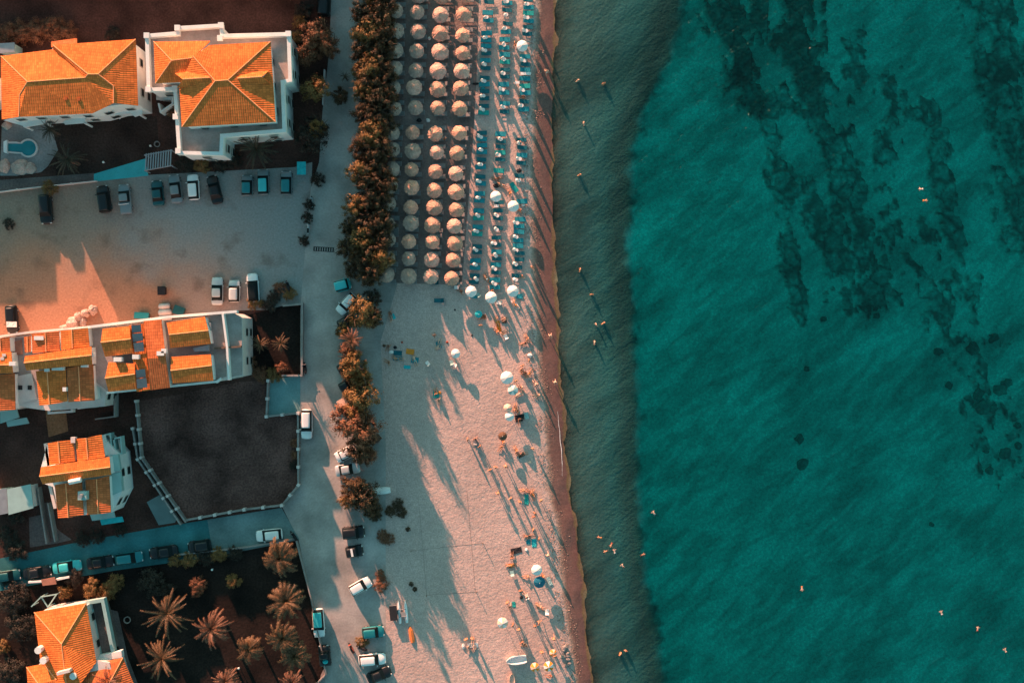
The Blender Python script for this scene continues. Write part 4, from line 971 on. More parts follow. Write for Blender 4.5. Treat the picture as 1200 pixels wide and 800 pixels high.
def car_meshes(L_, W_, H_, typ, paint_, roof_paint=None):
    hw = W_ / 2; out_ = {}
    hood = H_ * .58
    # body along y, front at +y
    prof = [(-.5, .58, .36, .74), (-.488, .78, .3, .9), (-.46, .91, .26, .97), (-.41, .98, .24, 1.0), (-.3, 1, .22, 1.0), (0, 1, .2, .98), (.2, 1, .22, .97), (.33, .98, .24, .93), (.42, .93, .26, .84), (.465, .83, .3, .74), (.49, .68, .36, .64), (.5, .48, .42, .56)]
    if typ == 'pickup': prof = [(-.5, .92, .36, .9), (-.49, .97, .3, .93)] + prof[3:]
    bm = bmesh.new(); secs = []
    for u, ww, zb, zt_ in prof:
        y = u * L_; w_ = hw * ww; zt2 = hood * zt_ if zt_ < 2 else zt_
        secs.append([(-w_ * .8, y, zb), (-w_ * .97, y, zb + .12), (-w_, y, (zb + zt2) / 2), (-w_ * .95, y, zt2 - .08), (-w_ * .82, y, zt2), (0, y, zt2 + .035), (w_ * .82, y, zt2), (w_ * .95, y, zt2 - .08), (w_, y, (zb + zt2) / 2), (w_ * .97, y, zb + .12), (w_ * .8, y, zb)])
    loft(bm, secs); bmesh.ops.recalc_face_normals(bm, faces=bm.faces)
    out_['body'] = mesh('body', bm, paint_, True)
    for p_ in out_['body'].polygons:
        if len(p_.vertices) > 4: p_.use_smooth = False
    c = {'hatch': (-.47, .24, -.38, .1), 'sedan': (-.34, .22, -.2, .08), 'suv': (-.48, .25, -.42, .12), 'van': (-.49, .34, -.47, .24), 'pickup': (-.12, .26, -.08, .14)}[typ]
    b0, b1, t0, t1 = [x * L_ for x in c]
    zb, ztop = hood * .96, H_ - .05; wb, wt = hw * .9, hw * .68
    def quad(name, pts, m_):
        bm = bmesh.new(); f = face(bm, pts); f.normal_update()
        r_ = bmesh.ops.extrude_face_region(bm, geom=[f]); bmesh.ops.translate(bm, verts=[q for q in r_['geom'] if isinstance(q, bmesh.types.BMVert)], vec=f.normal * -.04)
        bmesh.ops.recalc_face_normals(bm, faces=bm.faces); return mesh(name, bm, m_)
    out_['windscreen'] = quad('windscreen', [(-wb, b1, zb), (wb, b1, zb), (wt, t1, ztop), (-wt, t1, ztop)], M['glass'])
    out_['rear_window'] = quad('rear_window', [(wb, b0, zb), (-wb, b0, zb), (-wt, t0, ztop), (wt, t0, ztop)], M['glass'])
    out_['side_window'] = [quad('side_window', [(-wb, b0, zb), (-wb, b1, zb), (-wt, t1, ztop), (-wt, t0, ztop)], M['glass']), quad('side_window', [(wb, b1, zb), (wb, b0, zb), (wt, t0, ztop), (wt, t1, ztop)], M['glass'])]
    bm = bmesh.new(); rows_ = []
    for y, k in ((t0 - .06, .92), (t0 + .1, 1.0), ((t0 + t1) / 2, 1.02), (t1 - .1, 1.0), (t1 + .05, .93)):
        rows_.append([(-wt * k * 1.03, y, ztop - .03), (-wt * k * .97, y, ztop + .03), (-wt * .5 * k, y, ztop + .07), (wt * .5 * k, y, ztop + .07), (wt * k * .97, y, ztop + .03), (wt * k * 1.03, y, ztop - .03)])
    loft(bm, rows_); bmesh.ops.recalc_face_normals(bm, faces=bm.faces); out_['roof'] = mesh('roof', bm, roof_paint or paint_, True)
    bm = bmesh.new(); bmesh.ops.create_cone(bm, cap_ends=True, segments=16, radius1=.31, radius2=.31, depth=.2, matrix=Matrix.Rotation(R(90), 4, 'Y')); out_['wheel'] = mesh('wheel', bm, M['dark'])
    bm = bmesh.new(); bmesh.ops.create_cone(bm, cap_ends=True, segments=10, radius1=.2, radius2=.2, depth=.216, matrix=Matrix.Rotation(R(90), 4, 'Y')); out_['rim'] = mesh('rim', bm, M['metal'])
    bm = bmesh.new(); bmesh.ops.create_icosphere(bm, subdivisions=1, radius=1, matrix=Matrix.Diagonal((.2, .12, .08, 1))); out_['headlight'] = mesh('headlight', bm, M['lamp'], True)
    bm = bmesh.new(); box(bm, (0, 0, 0), (.2, .1, .13)); out_['mirror'] = mesh('mirror', bm, paint_)
    return out_
CACHE = {}
def car(px, py, ln, ang, typ, pm, label, wid=None, roofm=None, group=None, name='parked_car'):
    """ln in pixels; ang: heading in degrees, 0 = front up the picture, clockwise positive"""
    L_ = ln / S * .97; H_ = {'hatch': 1.48, 'sedan': 1.42, 'suv': 1.65, 'van': 1.9, 'pickup': 1.7}[typ]; W_ = wid / S if wid else (1.72 if typ != 'suv' else 1.85)
    key = (round(L_, 1), round(W_, 1), typ, pm, roofm)
    if key not in CACHE: CACHE[key] = car_meshes(L_, W_, H_, typ, M[pm], M[roofm] if roofm else None)
    c = CACHE[key]; p = W(px, py, .9); g = .028
    t = empty(name, (p.x, p.y, g), R(-ang), label, 'car' if typ not in ('van', 'pickup') else ('van' if typ == 'van' else 'pickup'), group)
    link('body', c['body'], t); link('roof', c['roof'], t)
    link('windscreen', c['windscreen'], t); link('rear_window', c['rear_window'], t)
    for s_ in c['side_window']: link('side_window', s_, t)
    for sx in (-1, 1):
        for sy in (-.31, .31):
            wv = link('wheel', c['wheel'], t, (sx * (W_ / 2 - .1), sy * L_, .31)); link('rim', c['rim'], wv)
        link('headlight', c['headlight'], t, (sx * W_ * .33, L_ * .465, H_ * .4)); link('mirror', c['mirror'], t, (sx * (W_ / 2 + .06), L_ * .17, H_ * .6))
    return t
for q in [
 (53, 245, 36, 176, 'suv', 'black_paint', 'big black car alone at the inland end of the villa parking row'),
 (121, 233, 33, -8, 'suv', 'black_paint', 'black car on the inland side of the grey pickup in the villa parking row'),
 (146, 233, 36, -6, 'pickup', 'grey_paint', 'dark grey pickup with a pale bar across its bed'),
 (184, 226, 31, -6, 'sedan', 'dark_teal_paint', 'dark teal car right below the slatted pergola'),
 (205, 221, 35, -8, 'sedan', 'grey_paint', 'grey sedan between the dark teal car and the white one'),
 (226, 219, 31, -4, 'hatch', 'white_paint', 'white hatchback in the middle of the villa parking row'),
 (251, 222, 35, -14, 'sedan', 'black_paint', 'black sedan parked aslant beside the white hatchback'),
 (289, 217, 25, 0, 'hatch', 'grey_paint', 'small car with a teal roof and dark bonnet below the dark palm', None, 'teal_paint_car'),
 (308, 213, 31, -2, 'hatch', 'grey_paint', 'car with a bright cyan roof below the wide palm', None, 'cyan_paint'),
 (335, 214, 29, 0, 'hatch', 'grey_paint', 'car with a teal roof at the road end of the villa parking row', None, 'teal_paint_car'),
 (254, 341, 34, 0, 'sedan', 'silver_paint', 'silver sedan, first of three behind the end row house'),
 (274, 341, 27, 0, 'hatch', 'silver_paint', 'small silver car between two longer ones behind the end row house'),
 (296, 337, 35, -4, 'hatch', 'white_paint', 'white car with a dark glass roof behind the end row house', None, 'glass'),
 (13, 374, 34, 176, 'hatch', 'black_paint', 'black car with a white sheet on its tail at the picture edge'),
 (379, 5, 30, 2, 'suv', 'black_paint', 'black car on the road at the top edge of the picture'),
 (402, 334, 19, 75, 'van', 'cyan_paint', 'short cyan van at the lower end of the tree belt'),
 (406, 356, 29, 222, 'hatch', 'white_paint', 'white hatchback parked aslant below the cyan van'),
 (405, 378, 20, 60, 'hatch', 'black_paint', 'black car half hidden below the aslant white hatchback'),
 (404, 431, 18, 60, 'hatch', 'black_paint', 'dark car almost hidden by the ochre tree'),
 (406, 452, 18, 60, 'hatch', 'black_paint', 'dark car with its tail showing above the pink roofed trailer'),
 (359, 497, 36, 180, 'hatch', 'white_paint', 'white car parked against the dark field wall'),
 (402, 533, 20, 244, 'hatch', 'white_paint', 'white car half under the dark tree above the teal sedan'),
 (407, 550, 30, 80, 'sedan', 'silver_paint', 'silver teal sedan side-on beside the half hidden white car'),
 (414, 624, 27, 84, 'suv', 'black_paint', 'black car side-on, upper of the two black cars on the sand'),
 (415, 646, 21, 80, 'hatch', 'black_paint', 'short black car with a white stripe, lower of the black pair'),
 (422, 687, 28, 60, 'hatch', 'white_paint', 'tilted white car with a dark windscreen on the sand'),
 (437, 741, 27, 84, 'hatch', 'teal_paint_car', 'teal car side-on below the beach catamaran'),
 (436, 773, 33, 85, 'hatch', 'white_paint', 'white car side-on beside the dry ochre bush'),
 (444, 791, 30, 68, 'sedan', 'black_paint', 'black car at the bottom edge below the side-on white car'),
 (373, 730, 35, 176, 'hatch', 'white_paint', 'white car with a cyan roof along the palm garden wall', None, 'cyan_paint'),
 (380, 768, 25, -6, 'pickup', 'black_paint', 'black pickup carrying a cyan bundle beside the garden wall'),
 (315, 627, 32, -96, 'hatch', 'white_paint', 'white car on the street above the round palm'),
 (191, 647, 35, -98, 'sedan', 'black_paint', 'black sedan with a cyan rear shelf on the street'),
 (233, 640, 28, -98, 'hatch', 'black_paint', 'black hatchback ahead of the black street sedan'),
 (117, 659, 33, 82, 'sedan', 'black_paint', 'black car with a teal bonnet on the street'),
 (78, 664, 35, 82, 'sedan', 'cyan_paint', 'cyan convertible looking car on the street'),
 (43, 671, 34, 82, 'sedan', 'black_paint', 'black car behind the cyan street car'),
 (8, 675, 32, 82, 'hatch', 'dark_teal_paint', 'dark teal car on the street cut by the picture edge'),
 (151, 654, 33, 82, 'hatch', 'teal_paint_car', 'teal car on the street between the two black ones', None, 'teal_paint_car')]:
    t_ = car(*q)
    if 'white stripe' in q[6]:
        bm = bmesh.new(); vs_ = box(bm, (0, -.25, 1.53), (1.15, .3, .05)); link('roof_stripe', mesh('roof_stripe', bm, M['white']), t_)
def small(name, label, cat, px, py, fn, m, z=None, rz=0, group=None, part=None):
    g = ground_z(px, py) if z is None else z
    p = W(px, py, g + .2); bm = bmesh.new(); fn(bm)
    o = link(name, mesh(name, bm, M[m]), None, (p.x, p.y, g), (0, 0, R(rz))); return tag(o, label, cat, group)
def hull(L_, w_, h_, inner=True):
    def f(bm):
        secs = []
        for u, k, z in ((-.5, .75, 0), (-.35, .95, -.0), (0, 1, 0), (.25, .82, .02), (.42, .42, .08), (.5, .06, .16)):
            y = u * L_; q = w_ / 2 * k
            secs.append([(-q * .55, y, .02 + z), (-q, y, h_ * .6 + z), (-q, y, h_ + z), (-q * .8, y, h_ + z), (-q * .6, y, h_ * .45 + z), (q * .6, y, h_ * .45 + z), (q * .8, y, h_ + z), (q, y, h_ + z), (q, y, h_ * .6 + z), (q * .55, y, .02 + z)])
        loft(bm, secs); bmesh.ops.recalc_face_normals(bm, faces=bm.faces)
    return f
def upturned(L_, w_, h_):
    def f(bm):
        secs = []
        for u, k in ((-.5, .8), (-.3, 1), (0, 1), (.25, .85), (.42, .45), (.5, .08)):
            q = w_ / 2 * k; y = u * L_; secs.append([(-q, y, .03), (-q * .85, y, h_ * .6 * k ** .3), (0, y, h_ * k ** .3), (q * .85, y, h_ * .6 * k ** .3), (q, y, .03)])
        loft(bm, secs); bmesh.ops.recalc_face_normals(bm, faces=bm.faces)
    return f
small('rowing_boat', 'small white boat lying on the sunlit sand near the bottom', 'boat', 605, 772, hull(3.0, 1.3, .85), 'glaze', None, 98)
small('upturned_boat', 'white upturned boat at the edge of the dark trees', 'boat', 446, 575, upturned(2.9, 1.05, .7), 'glaze', None, 95)
small('kayak', 'orange kayak on the sand beside the catamaran', 'kayak', 482, 743, upturned(2.4, .75, .4), 'kayak', None, 10)
small('dinghy', 'pale dinghy bow at the bottom edge of the sand', 'boat', 600, 797, hull(2.2, .9, .45), 'peach_cloth', None, 0)
# catamaran: two hulls and a deck
a = root('catamaran', 472, 716, 'white catamaran with two slim hulls beached beside a trailer', 'boat'); a.rotation_euler.z = R(5)
for sx in (-.5, .5):
    bm = bmesh.new(); upturned(3.3, .52, .5)(bm); link('hull', mesh('hull', bm, M['glaze'], True), a, (sx, 0, .02))
bm = bmesh.new(); box(bm, (0, -.35, .5), (.8, .7, .05)); link('deck', mesh('deck', bm, M['grey_cloth']), a)
for y in (-.65, .4):
    bm = bmesh.new(); tube(bm, (-.55, y, .5), (.55, y, .5), .05); link('cross_beam', mesh('cross_beam', bm, M['metal']), a)
bm = bmesh.new(); tube(bm, (0, -1.2, .3), (0, -1.9, .25), .04); link('rudder', mesh('rudder', bm, M['metal']), a)
def trailer(px, py, L_, W_, rz, label, top, name='trailer', h=1.9, group=None):
    a = root(name, px, py, label, 'trailer', group); p = W(px, py, h); a.location = (p.x, p.y, .03); a.rotation_euler.z = R(rz)
    bm = bmesh.new(); box(bm, (0, 0, h / 2 + .25), (W_, L_, h - .5)); bmesh.ops.bevel(bm, geom=bm.edges, offset=.07, segments=2, affect='EDGES'); link('body', mesh('body', bm, M['metal']), a)
    bm = bmesh.new(); box(bm, (0, 0, h + .03), (W_ * .97, L_ * .97, .08)); link('roof', mesh('roof', bm, M[top]), a)
    for sx in (-1, 1): link('wheel', CACHE[next(iter(CACHE))]['wheel'], a, (sx * (W_ / 2 - .05), 0, .31))
    bm = bmesh.new(); tube(bm, (0, L_ / 2, .4), (0, L_ / 2 + .8, .4), .05); link('tow_bar', mesh('tow_bar', bm, M['metal']), a)
trailer(403, 471, 1.9, 1.3, -58, 'trailer with a pink sunlit roof between the ochre and rust trees', 'peach_cloth', h=2.6)
trailer(440, 515, 1.8, 1.0, -50, 'brown roofed trailer tilted beside the rust tree', 'brown_cloth', h=1.6)
trailer(461, 718, 2.2, 1.1, 5, 'low dark flatbed trailer beside the white catamaran', 'black_cloth', h=.8)
# bins, tanks, bikes, heaps
def bin_(px, py, label, m, s=(1.1, .8, 1.1), rz=0, name='rubbish_bin'):
    a = root(name, px, py, label, 'bin'); a.rotation_euler.z = R(rz)
    bm = bmesh.new(); vs_ = box(bm, (0, 0, s[2] / 2 + .08), s)
    for q in vs_:
        if q.co.z < .3: q.co.x *= .86; q.co.y *= .86
    link('body', mesh('body', bm, M[m]), a)
    bm = bmesh.new(); box(bm, (0, 0, s[2] + .12), (s[0] * 1.06, s[1] * 1.06, .08)); link('lid', mesh('lid', bm, M[m]), a)
    for sx in (-.35, .35):
        bm = bmesh.new(); bmesh.ops.create_cone(bm, cap_ends=True, segments=8, radius1=.09, radius2=.09, depth=.06, matrix=Matrix.Translation((sx * s[0], 0, .09)) @ Matrix.Rotation(R(90), 4, 'Y')); link('wheel', mesh('wheel', bm, M['dark']), a)
bin_(192, 341, 'dark bin on the red earth behind the row houses', 'black_cloth', (1, 1.2, 1.2))
bin_(169, 370, 'teal bin against the end row house back wall', 'teal_paint_car', (2.0, .9, 1.2), -5)
bin_(212, 364, 'dark teal bin beside the stacked white tubes', 'dark_teal_paint', (1.5, 1.2, 1.1), -20)
def tank(px, py, L_, r_, rz, label, m='white', h=.0):
    a = root('water_tank', px, py, label, 'tank'); a.rotation_euler.z = R(rz)
    bm = bmesh.new(); mm = Matrix.Translation((0, 0, r_ + .15 + h)) @ Matrix.Rotation(R(90), 4, 'Y'); bmesh.ops.create_cone(bm, cap_ends=True, segments=18, radius1=r_, radius2=r_, depth=L_, matrix=mm)
    bmesh.ops.bevel(bm, geom=[e_ for e_ in bm.edges if len(e_.link_faces) == 2 and any(len(f.verts) > 4 for f in e_.link_faces)], offset=r_ * .3, segments=3, affect='EDGES'); link('barrel', mesh('barrel', bm, M[m], True), a)
    for sx in (-.3, .3):
        bm = bmesh.new(); box(bm, (sx * L_, 0, (r_ + h) / 2 + .05), (.12, r_ * 1.4, r_ + h + .1)); link('cradle', mesh('cradle', bm, M['metal']), a)
tank(194, 359, 1.6, .42, 5, 'pale horizontal tank, upper of three behind the end row house', 'cream'); tank(195, 366, 1.9, .45, 5, 'pale horizontal tank, middle of three behind the end row house', 'cream'); tank(195, 373, 1.9, .45, 5, 'pale horizontal tank, lowest of three behind the end row house', 'cream')
def lump(seed, sx, sy, sz):
    def f(bm):
        bmesh.ops.create_icosphere(bm, subdivisions=3, radius=1)
        for q in bm.verts:
            d = 1 + .28 * noise.noise(q.co * 1.6 + Vector((seed, 0, 0))) + .1 * noise.noise(q.co * 4 + Vector((seed, 5, 0)))
            q.co = Vector((q.co.x * d * sx, q.co.y * d * sy, max(-.05, q.co.z * d * sz)))
    return f
for k, (x, y, sx, sy, sz, lab) in enumerate([(86, 378, .95, .8, 1.2, 'pale boulder at the inland end of the heap behind the row houses'), (92, 371, .6, .7, 1.0, 'pale boulder topping the heap behind the row houses'), (100, 367, .6, .6, 1.2, 'grey pale boulder in the middle of the heap'), (109, 363, .6, .75, 1.4, 'round pale boulder at the road end of the heap'), (76, 384, .9, .5, .8, 'long pale boulder against the row house back wall'), (97, 377, .5, .8, .7, 'slanting pale boulder under the heap'),
                                             (5, 195, .8, 1.1, .9, 'pink rock at the picture edge below the pool'), (24, 196, 1.3, 1.2, .8, 'large pink rock below the keyhole pool'), (35, 197, .9, .8, .7, 'pink rock at the patio corner beside the large one'), (8, 147, .7, .6, .8, 'pink rock above the pool by the villa corner')]):
    small('boulder', lab, 'rock', x, y, lump(k * 3.7, sx, sy, sz), 'stone', 0)
def scooter(px, py, rz, label, m='black_cloth'):
    a = root('scooter', px, py, label, 'scooter'); a.rotation_euler.z = R(rz)
    for y in (-.6, .6):
        bm = bmesh.new(); bmesh.ops.create_cone(bm, cap_ends=True, segments=14, radius1=.27, radius2=.27, depth=.12, matrix=Matrix.Translation((0, y, .27)) @ Matrix.Rotation(R(90), 4, 'Y')); link('wheel', mesh('wheel', bm, M['dark']), a)
    bm = bmesh.new(); loft(bm, [[(-w_, y, z0), (w_, y, z0), (w_ * .8, y, z1), (-w_ * .8, y, z1)] for y, w_, z0, z1 in ((-.85, .1, .5, .75), (-.4, .2, .4, .78), (0, .2, .25, .5), (.35, .2, .25, .45), (.5, .22, .3, .95), (.6, .12, .5, 1.0))]); bmesh.ops.recalc_face_normals(bm, faces=bm.faces); link('body', mesh('body', bm, M[m], True), a)
    bm = bmesh.new(); tube(bm, (-.33, .5, 1.05), (.33, .5, 1.05), .03); link('handlebar', mesh('handlebar', bm, M['metal']), a)
    bm = bmesh.new(); box(bm, (0, -.35, .82), (.3, .7, .1)); link('seat', mesh('seat', bm, M['dark']), a)
scooter(358, 431, 8, 'dark scooter parked at the pale garden wall corner'); scooter(345, 627, 40, 'dark scooter at the street corner beside the white car'); scooter(366, 237, 5, 'dark scooter on the strip beside the road', 'silver_paint'); scooter(362, 268, 0, 'pale scooter lower on the strip beside the road', 'silver_paint'); scooter(338, 335, 20, 'dark scooter near the parking lot wall'); scooter(424, 758, 70, 'dark scooter between the teal and white cars on the sand'); scooter(412, 758, 30, 'rust scooter at the sunlit road edge', 'red_cloth')
def grate(bm):
    for k in range(9): box(bm, (-1.4 + k * .35, 0, .01), (.2, .5, .02))
    box(bm, (0, .3, .011), (3.0, .08, .02)); box(bm, (0, -.3, .011), (3.0, .08, .02))
small('drain_grate', 'dark drain grate set across the dusty road', 'grate', 379, 292, grate, 'dark', .018, -3)
def tarp(w_, l_, seed=0):
    def f(bm):
        n1, n2 = 7, 9; g_ = [[bm.verts.new(((i / n1 - .5) * w_, (j / n2 - .5) * l_, .03 + .06 * noise.noise((i * .7 + seed, j * .6, seed * 2.3)))) for j in range(n2 + 1)] for i in range(n1 + 1)]
        for i in range(n1):
            for j in range(n2): bm.faces.new((g_[i][j], g_[i + 1][j], g_[i + 1][j + 1], g_[i][j + 1]))
        r_ = bmesh.ops.extrude_face_region(bm, geom=bm.faces[:]); bmesh.ops.translate(bm, verts=[q for q in r_['geom'] if isinstance(q, bmesh.types.BMVert)], vec=(0, 0, .025)); bmesh.ops.recalc_face_normals(bm, faces=bm.faces)
    return f
small('tarpaulin', 'white sheet over the tail of the edge black car', 'sheet', 13, 380, tarp(1.5, .8, 3), 'white_cloth', 1.52)
small('tarpaulin', 'crumpled bright cyan cloth in the parking lot corner', 'sheet', 353, 197, tarp(1.3, 1.9, 5), 'cyan_cloth', 1.0)
small('pickup_load', 'cyan bundle on the bed of the black pickup', 'bundle', 381, 775, lump(9, .45, .35, .35), 'cyan_cloth', .95)
def bar_(bm): tube(bm, (-.75, 0, 1.05), (.75, 0, 1.05), .06); tube(bm, (-.72, 0, 1.05), (-.72, 0.3, .8), .05); tube(bm, (.72, 0, 1.05), (.72, .3, .8), .05)
small('roll_bar', 'pale bar across the bed of the grey pickup', 'bar', 147, 240, bar_, 'white', 0, 6)
small('ring_planter', 'round pale planter ring on the dark lawn', 'planter', 184, 169, lambda bm: lathe(bm, [(.42, .02), (.45, .3), (.36, .3), (.3, .1)], 20), 'wall_grey', 0)
small('ring_planter', 'round pale well ring beside the corner villa', 'planter', 149, 726, lambda bm: lathe(bm, [(.5, .02), (.52, .3), (.43, .3), (.38, .1)], 20), 'wall_grey', 0)
for x, y, lab in ((178, 172, 'small white garden lamp beside the lawn planter'), (123, 191, 'small white garden lamp alone on the dark lawn'), (250, 666, 'small white garden lamp in the dark palm garden'), (281, 781, 'pale garden lamp under the compact palm')):
    a = root('garden_lamp', x, y, lab, 'lamp')
    bm = bmesh.new(); tube(bm, (0, 0, 0), (0, 0, .6), .05); link('post', mesh('post', bm, M['metal']), a)
    bm = bmesh.new(); bmesh.ops.create_icosphere(bm, subdivisions=2, radius=.17, matrix=Matrix.Translation((0, 0, .72))); link('globe', mesh('globe', bm, M['white'], True), a)
# ------------------------------------------------------------------ straw umbrellas and sunbeds
def thatch(seed, m):
    rnd = random.Random(seed); bm = bmesh.new(); n = 48; rings = []
    prof = [(.09, 2.62), (.3, 2.5), (.33, 2.46), (.62, 2.28), (.66, 2.235), (.95, 2.02), (1.0, 1.97), (1.19, 1.78), (1.16, 1.70)]
    for k, (r_, z) in enumerate(prof):
        ring = []
        for i in range(n):
            an = 2 * PI * i / n; rr = r_ * (1 + rnd.uniform(-.035, .035) * (1 + (k > 5))); dz = rnd.uniform(-.035, .035) * (1 + .6 * (k > 5))
            ring.append(bm.verts.new((rr * math.cos(an), rr * math.sin(an), z + dz)))
        rings.append(ring)
    for a, b_ in zip(rings, rings[1:]):
        for i in range(n): bm.faces.new((a[i], b_[i], b_[(i + 1) % n], a[(i + 1) % n]))
    bm.faces.new(rings[0]); bmesh.ops.recalc_face_normals(bm, faces=bm.faces)
    return mesh('canopy', bm, M[m])
TH = [thatch(s, 'straw_%d' % (s % 4)) for s in range(8)]; TH2 = [thatch(s, 'straw2') for s in range(4, 7)]
bm = bmesh.new(); lathe(bm, [(.0, 2.86), (.07, 2.8), (.1, 2.68), (.17, 2.6), (.2, 2.52)], 14); CAPM = mesh('cap', bm, M['straw'], True)
bm = bmesh.new(); tube(bm, (0, 0, -.3), (0, 0, 2.5), .06, .05, 8); POLEM = mesh('pole', bm, M['wood'])
def bed_meshes(m, w_=.66, l_=1.62, back=.32, framem='metal', th=.07):
    """sunbed along x: foot at +x, raised head end at -x"""
    out_ = {}
    bm = bmesh.new()
    for sy in (-1, 1): box(bm, (0, sy * w_ / 2, .28), (l_, .05, .06))
    box(bm, (l_ / 2 - .03, 0, .281), (.05, w_ - .05, .06)); box(bm, (-l_ / 2 + .03, 0, .281), (.05, w_ - .05, .06))
    out_['frame'] = mesh('frame', bm, M[framem])
    bm = bmesh.new(); box(bm, (0, 0, .125), (.05, .05, .25)); out_['leg'] = mesh('leg', bm, M[framem])
    bm = bmesh.new(); x0 = -l_ / 2 + l_ * .36
    vs_ = box(bm, ((x0 + l_ / 2) / 2, 0, .315 + th / 2), (l_ / 2 - x0, w_ * .97, th)); bmesh.ops.bevel(bm, geom=bm.edges, offset=.025, segments=2, affect='EDGES'); out_['mattress'] = mesh('mattress', bm, M[m])
    bm = bmesh.new(); ln = l_ * .36; box(bm, (-ln / 2, 0, th / 2), (ln, w_ * .97, th)); bmesh.ops.bevel(bm, geom=bm.edges, offset=.025, segments=2, affect='EDGES')
    bmesh.ops.transform(bm, matrix=Matrix.Translation((x0, 0, .32)) @ Matrix.Rotation(back, 4, 'Y'), verts=bm.verts); out_['backrest'] = mesh('backrest', bm, M[m])
    out_['dim'] = (w_, l_); return out_
BEDS = {'grey': bed_meshes('grey_cloth', .62, 1.9, .25), 'greyflat': bed_meshes('grey_cloth', .62, 1.9, .02),
        'teal': bed_meshes('teal_cloth', .68, 1.6, .45), 'dark': bed_meshes('teal_dark', .6, 1.6, .7), 'tealflat': bed_meshes('teal_cloth', .72, 1.6, .03), 'green': bed_meshes('teal_green', .7, 1.6, .25)}
def bed(px, py, kind, label, group, rz=0, name='sunbed'):
    b_ = BEDS[kind]; g = ground_z(px, py); p = W(px, py, g + .35)
    t = empty(name, (p.x, p.y, g), R(rz), label, 'sunbed', group)
    for k in ('frame', 'mattress', 'backrest'): link(k, b_[k], t)
    w_, l_ = b_['dim']
    for sx in (-1, 1):
        for sy in (-1, 1): link('leg', b_['leg'], t, (sx * (l_ / 2 - .12), sy * (w_ / 2 - .06), 0))
    return t
cols_ = [[(463, -10), (463, 12), (463.5, 36), (463, 58), (462, 80), (461, 102), (462, 127), (460, 155), (459.5, 175), (459, 197), (457, 218), (455, 238), (456, 262), (455, 281), (454.5, 303), (453, 323)],
         [(490, -7), (489.5, 14.5), (489.5, 37), (488, 59), (487, 82), (485.5, 103), (485.5, 125), (484, 155), (483.5, 177.5), (482, 198.5), (481.5, 220.5), (480.5, 242), (480, 262), (479, 282.5), (478, 303), (477, 324)],
         [(517, -6), (516, 17), (516.5, 38.5), (515, 60), (514, 82), (513, 104), (513, 127), (511, 156), (511.5, 178), (510, 200.5), (508, 222.5), (508, 243), (507, 263), (506.5, 283), (505.5, 303.5), (504.5, 325)],
         [(545, -7), (543.5, 17), (543, 41.5), (541.5, 61.5), (541.5, 83.5), (540.5, 103), (539, 127), (537.5, 156), (535.5, 178.5), (534.5, 202), (533.5, 224), (534, 245.5), (532.5, 265), (533, 285), (531.5, 305), (530, 326.5)]]
rnd = random.Random(3)
for ci, cl in enumerate(cols_):
    for ri, (x, y) in enumerate(cl):
        p = W(x, y, 2.2); g = ground_z(x, y)
        t = empty('straw_umbrella', (p.x, p.y, g), rnd.uniform(0, 6), f'straw beach umbrella, {ORD[ri]} from the top in the {ORD[ci]} row out from the trees', 'beach umbrella', 'straw umbrellas in four rows')
        t.rotation_euler.x = R(rnd.gauss(0, 2.5)); t.rotation_euler.y = R(rnd.gauss(0, 2.5)); s_ = rnd.uniform(.88, 1.04) * (.96 if ri > 6 else 1.0)
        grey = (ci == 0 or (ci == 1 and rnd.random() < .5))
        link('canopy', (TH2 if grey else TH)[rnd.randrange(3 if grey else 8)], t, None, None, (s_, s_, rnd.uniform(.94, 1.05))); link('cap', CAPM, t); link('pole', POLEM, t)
        for up, dy in (('upper', -6.0 + rnd.uniform(-.8, .8)), ('lower', 6.6 + rnd.uniform(-1, 1))):
            kd = 'grey' if rnd.random() < .7 else 'greyflat'
            if ci == 2 and ri == 15 and up == 'lower': kd = 'dark'
            bed(x + 3.6 + rnd.uniform(-.8, 1.2), y + dy, kd, f'{up} grey sunbed under the {ORD[ri]} straw umbrella down row {["one", "two", "three", "four"][ci]} from the trees' if kd != 'dark' else 'dark teal sunbed below the lowest umbrella of the third straw row', 'grey sunbeds under the straw umbrellas' if kd != 'dark' else None, 180 + rnd.uniform(-3, 3))
# open rows of teal sunbeds by the water
A_ = [(572, 2.5), (571, 15), (571.5, 24), (569.5, 39), (569, 47), (569, 54), (568.5, 63), (568, 71), (568, 80), (567, 91.5), (567, 99), (566.5, 107), (566.5, 115.5), (566, 124.5), (566, 132),
      (563.6, 156), (563.6, 163), (564, 170.5), (564, 178), (563, 187), (562.5, 195.5), (562, 207), (562.5, 215), (561.5, 227), (561, 235), (560.5, 247), (560, 255.5), (559, 266), (558.5, 274), (558, 288.7), (558, 295.5), (556.5, 305.5), (556, 313.5), (555, 323), (554, 330.5)]
B_ = [(593.5, -4), (593.5, 4), (593, 12), (594, 28), (592, 37.5), (591, 46.5), (590, 56), (591, 64), (591, 72.5), (591, 82), (590.5, 90), (589.5, 99), (590, 108.5), (590.5, 121.5), (590, 131),
      (586, 157), (586, 165.5), (585.5, 172), (585.5, 179), (585, 187), (584, 200), (583.5, 237), (582.5, 246.5), (582.5, 255.5), (582.5, 267), (580.5, 278.5), (580.5, 287), (581, 295), (581, 303), (580.5, 310), (580, 319), (579.5, 328), (579, 336.5)]
C_ = [(617.5, 0), (618.5, 9), (618.5, 15.5), (618.5, 24.5), (617.5, 32), (616.5, 40), (614.5, 66.5), (614.5, 75.5), (614.5, 82), (614.5, 92), (614.5, 101), (615, 109), (613, 119), (613, 128),
      (610, 164), (610.5, 173), (611, 182), (609.5, 191), (607.5, 206), (611, 236), (609, 257), (607.5, 265), (607.5, 271.5), (606.5, 281.5), (606.5, 288), (608, 296.5), (607.5, 304), (605, 313), (604, 323)]
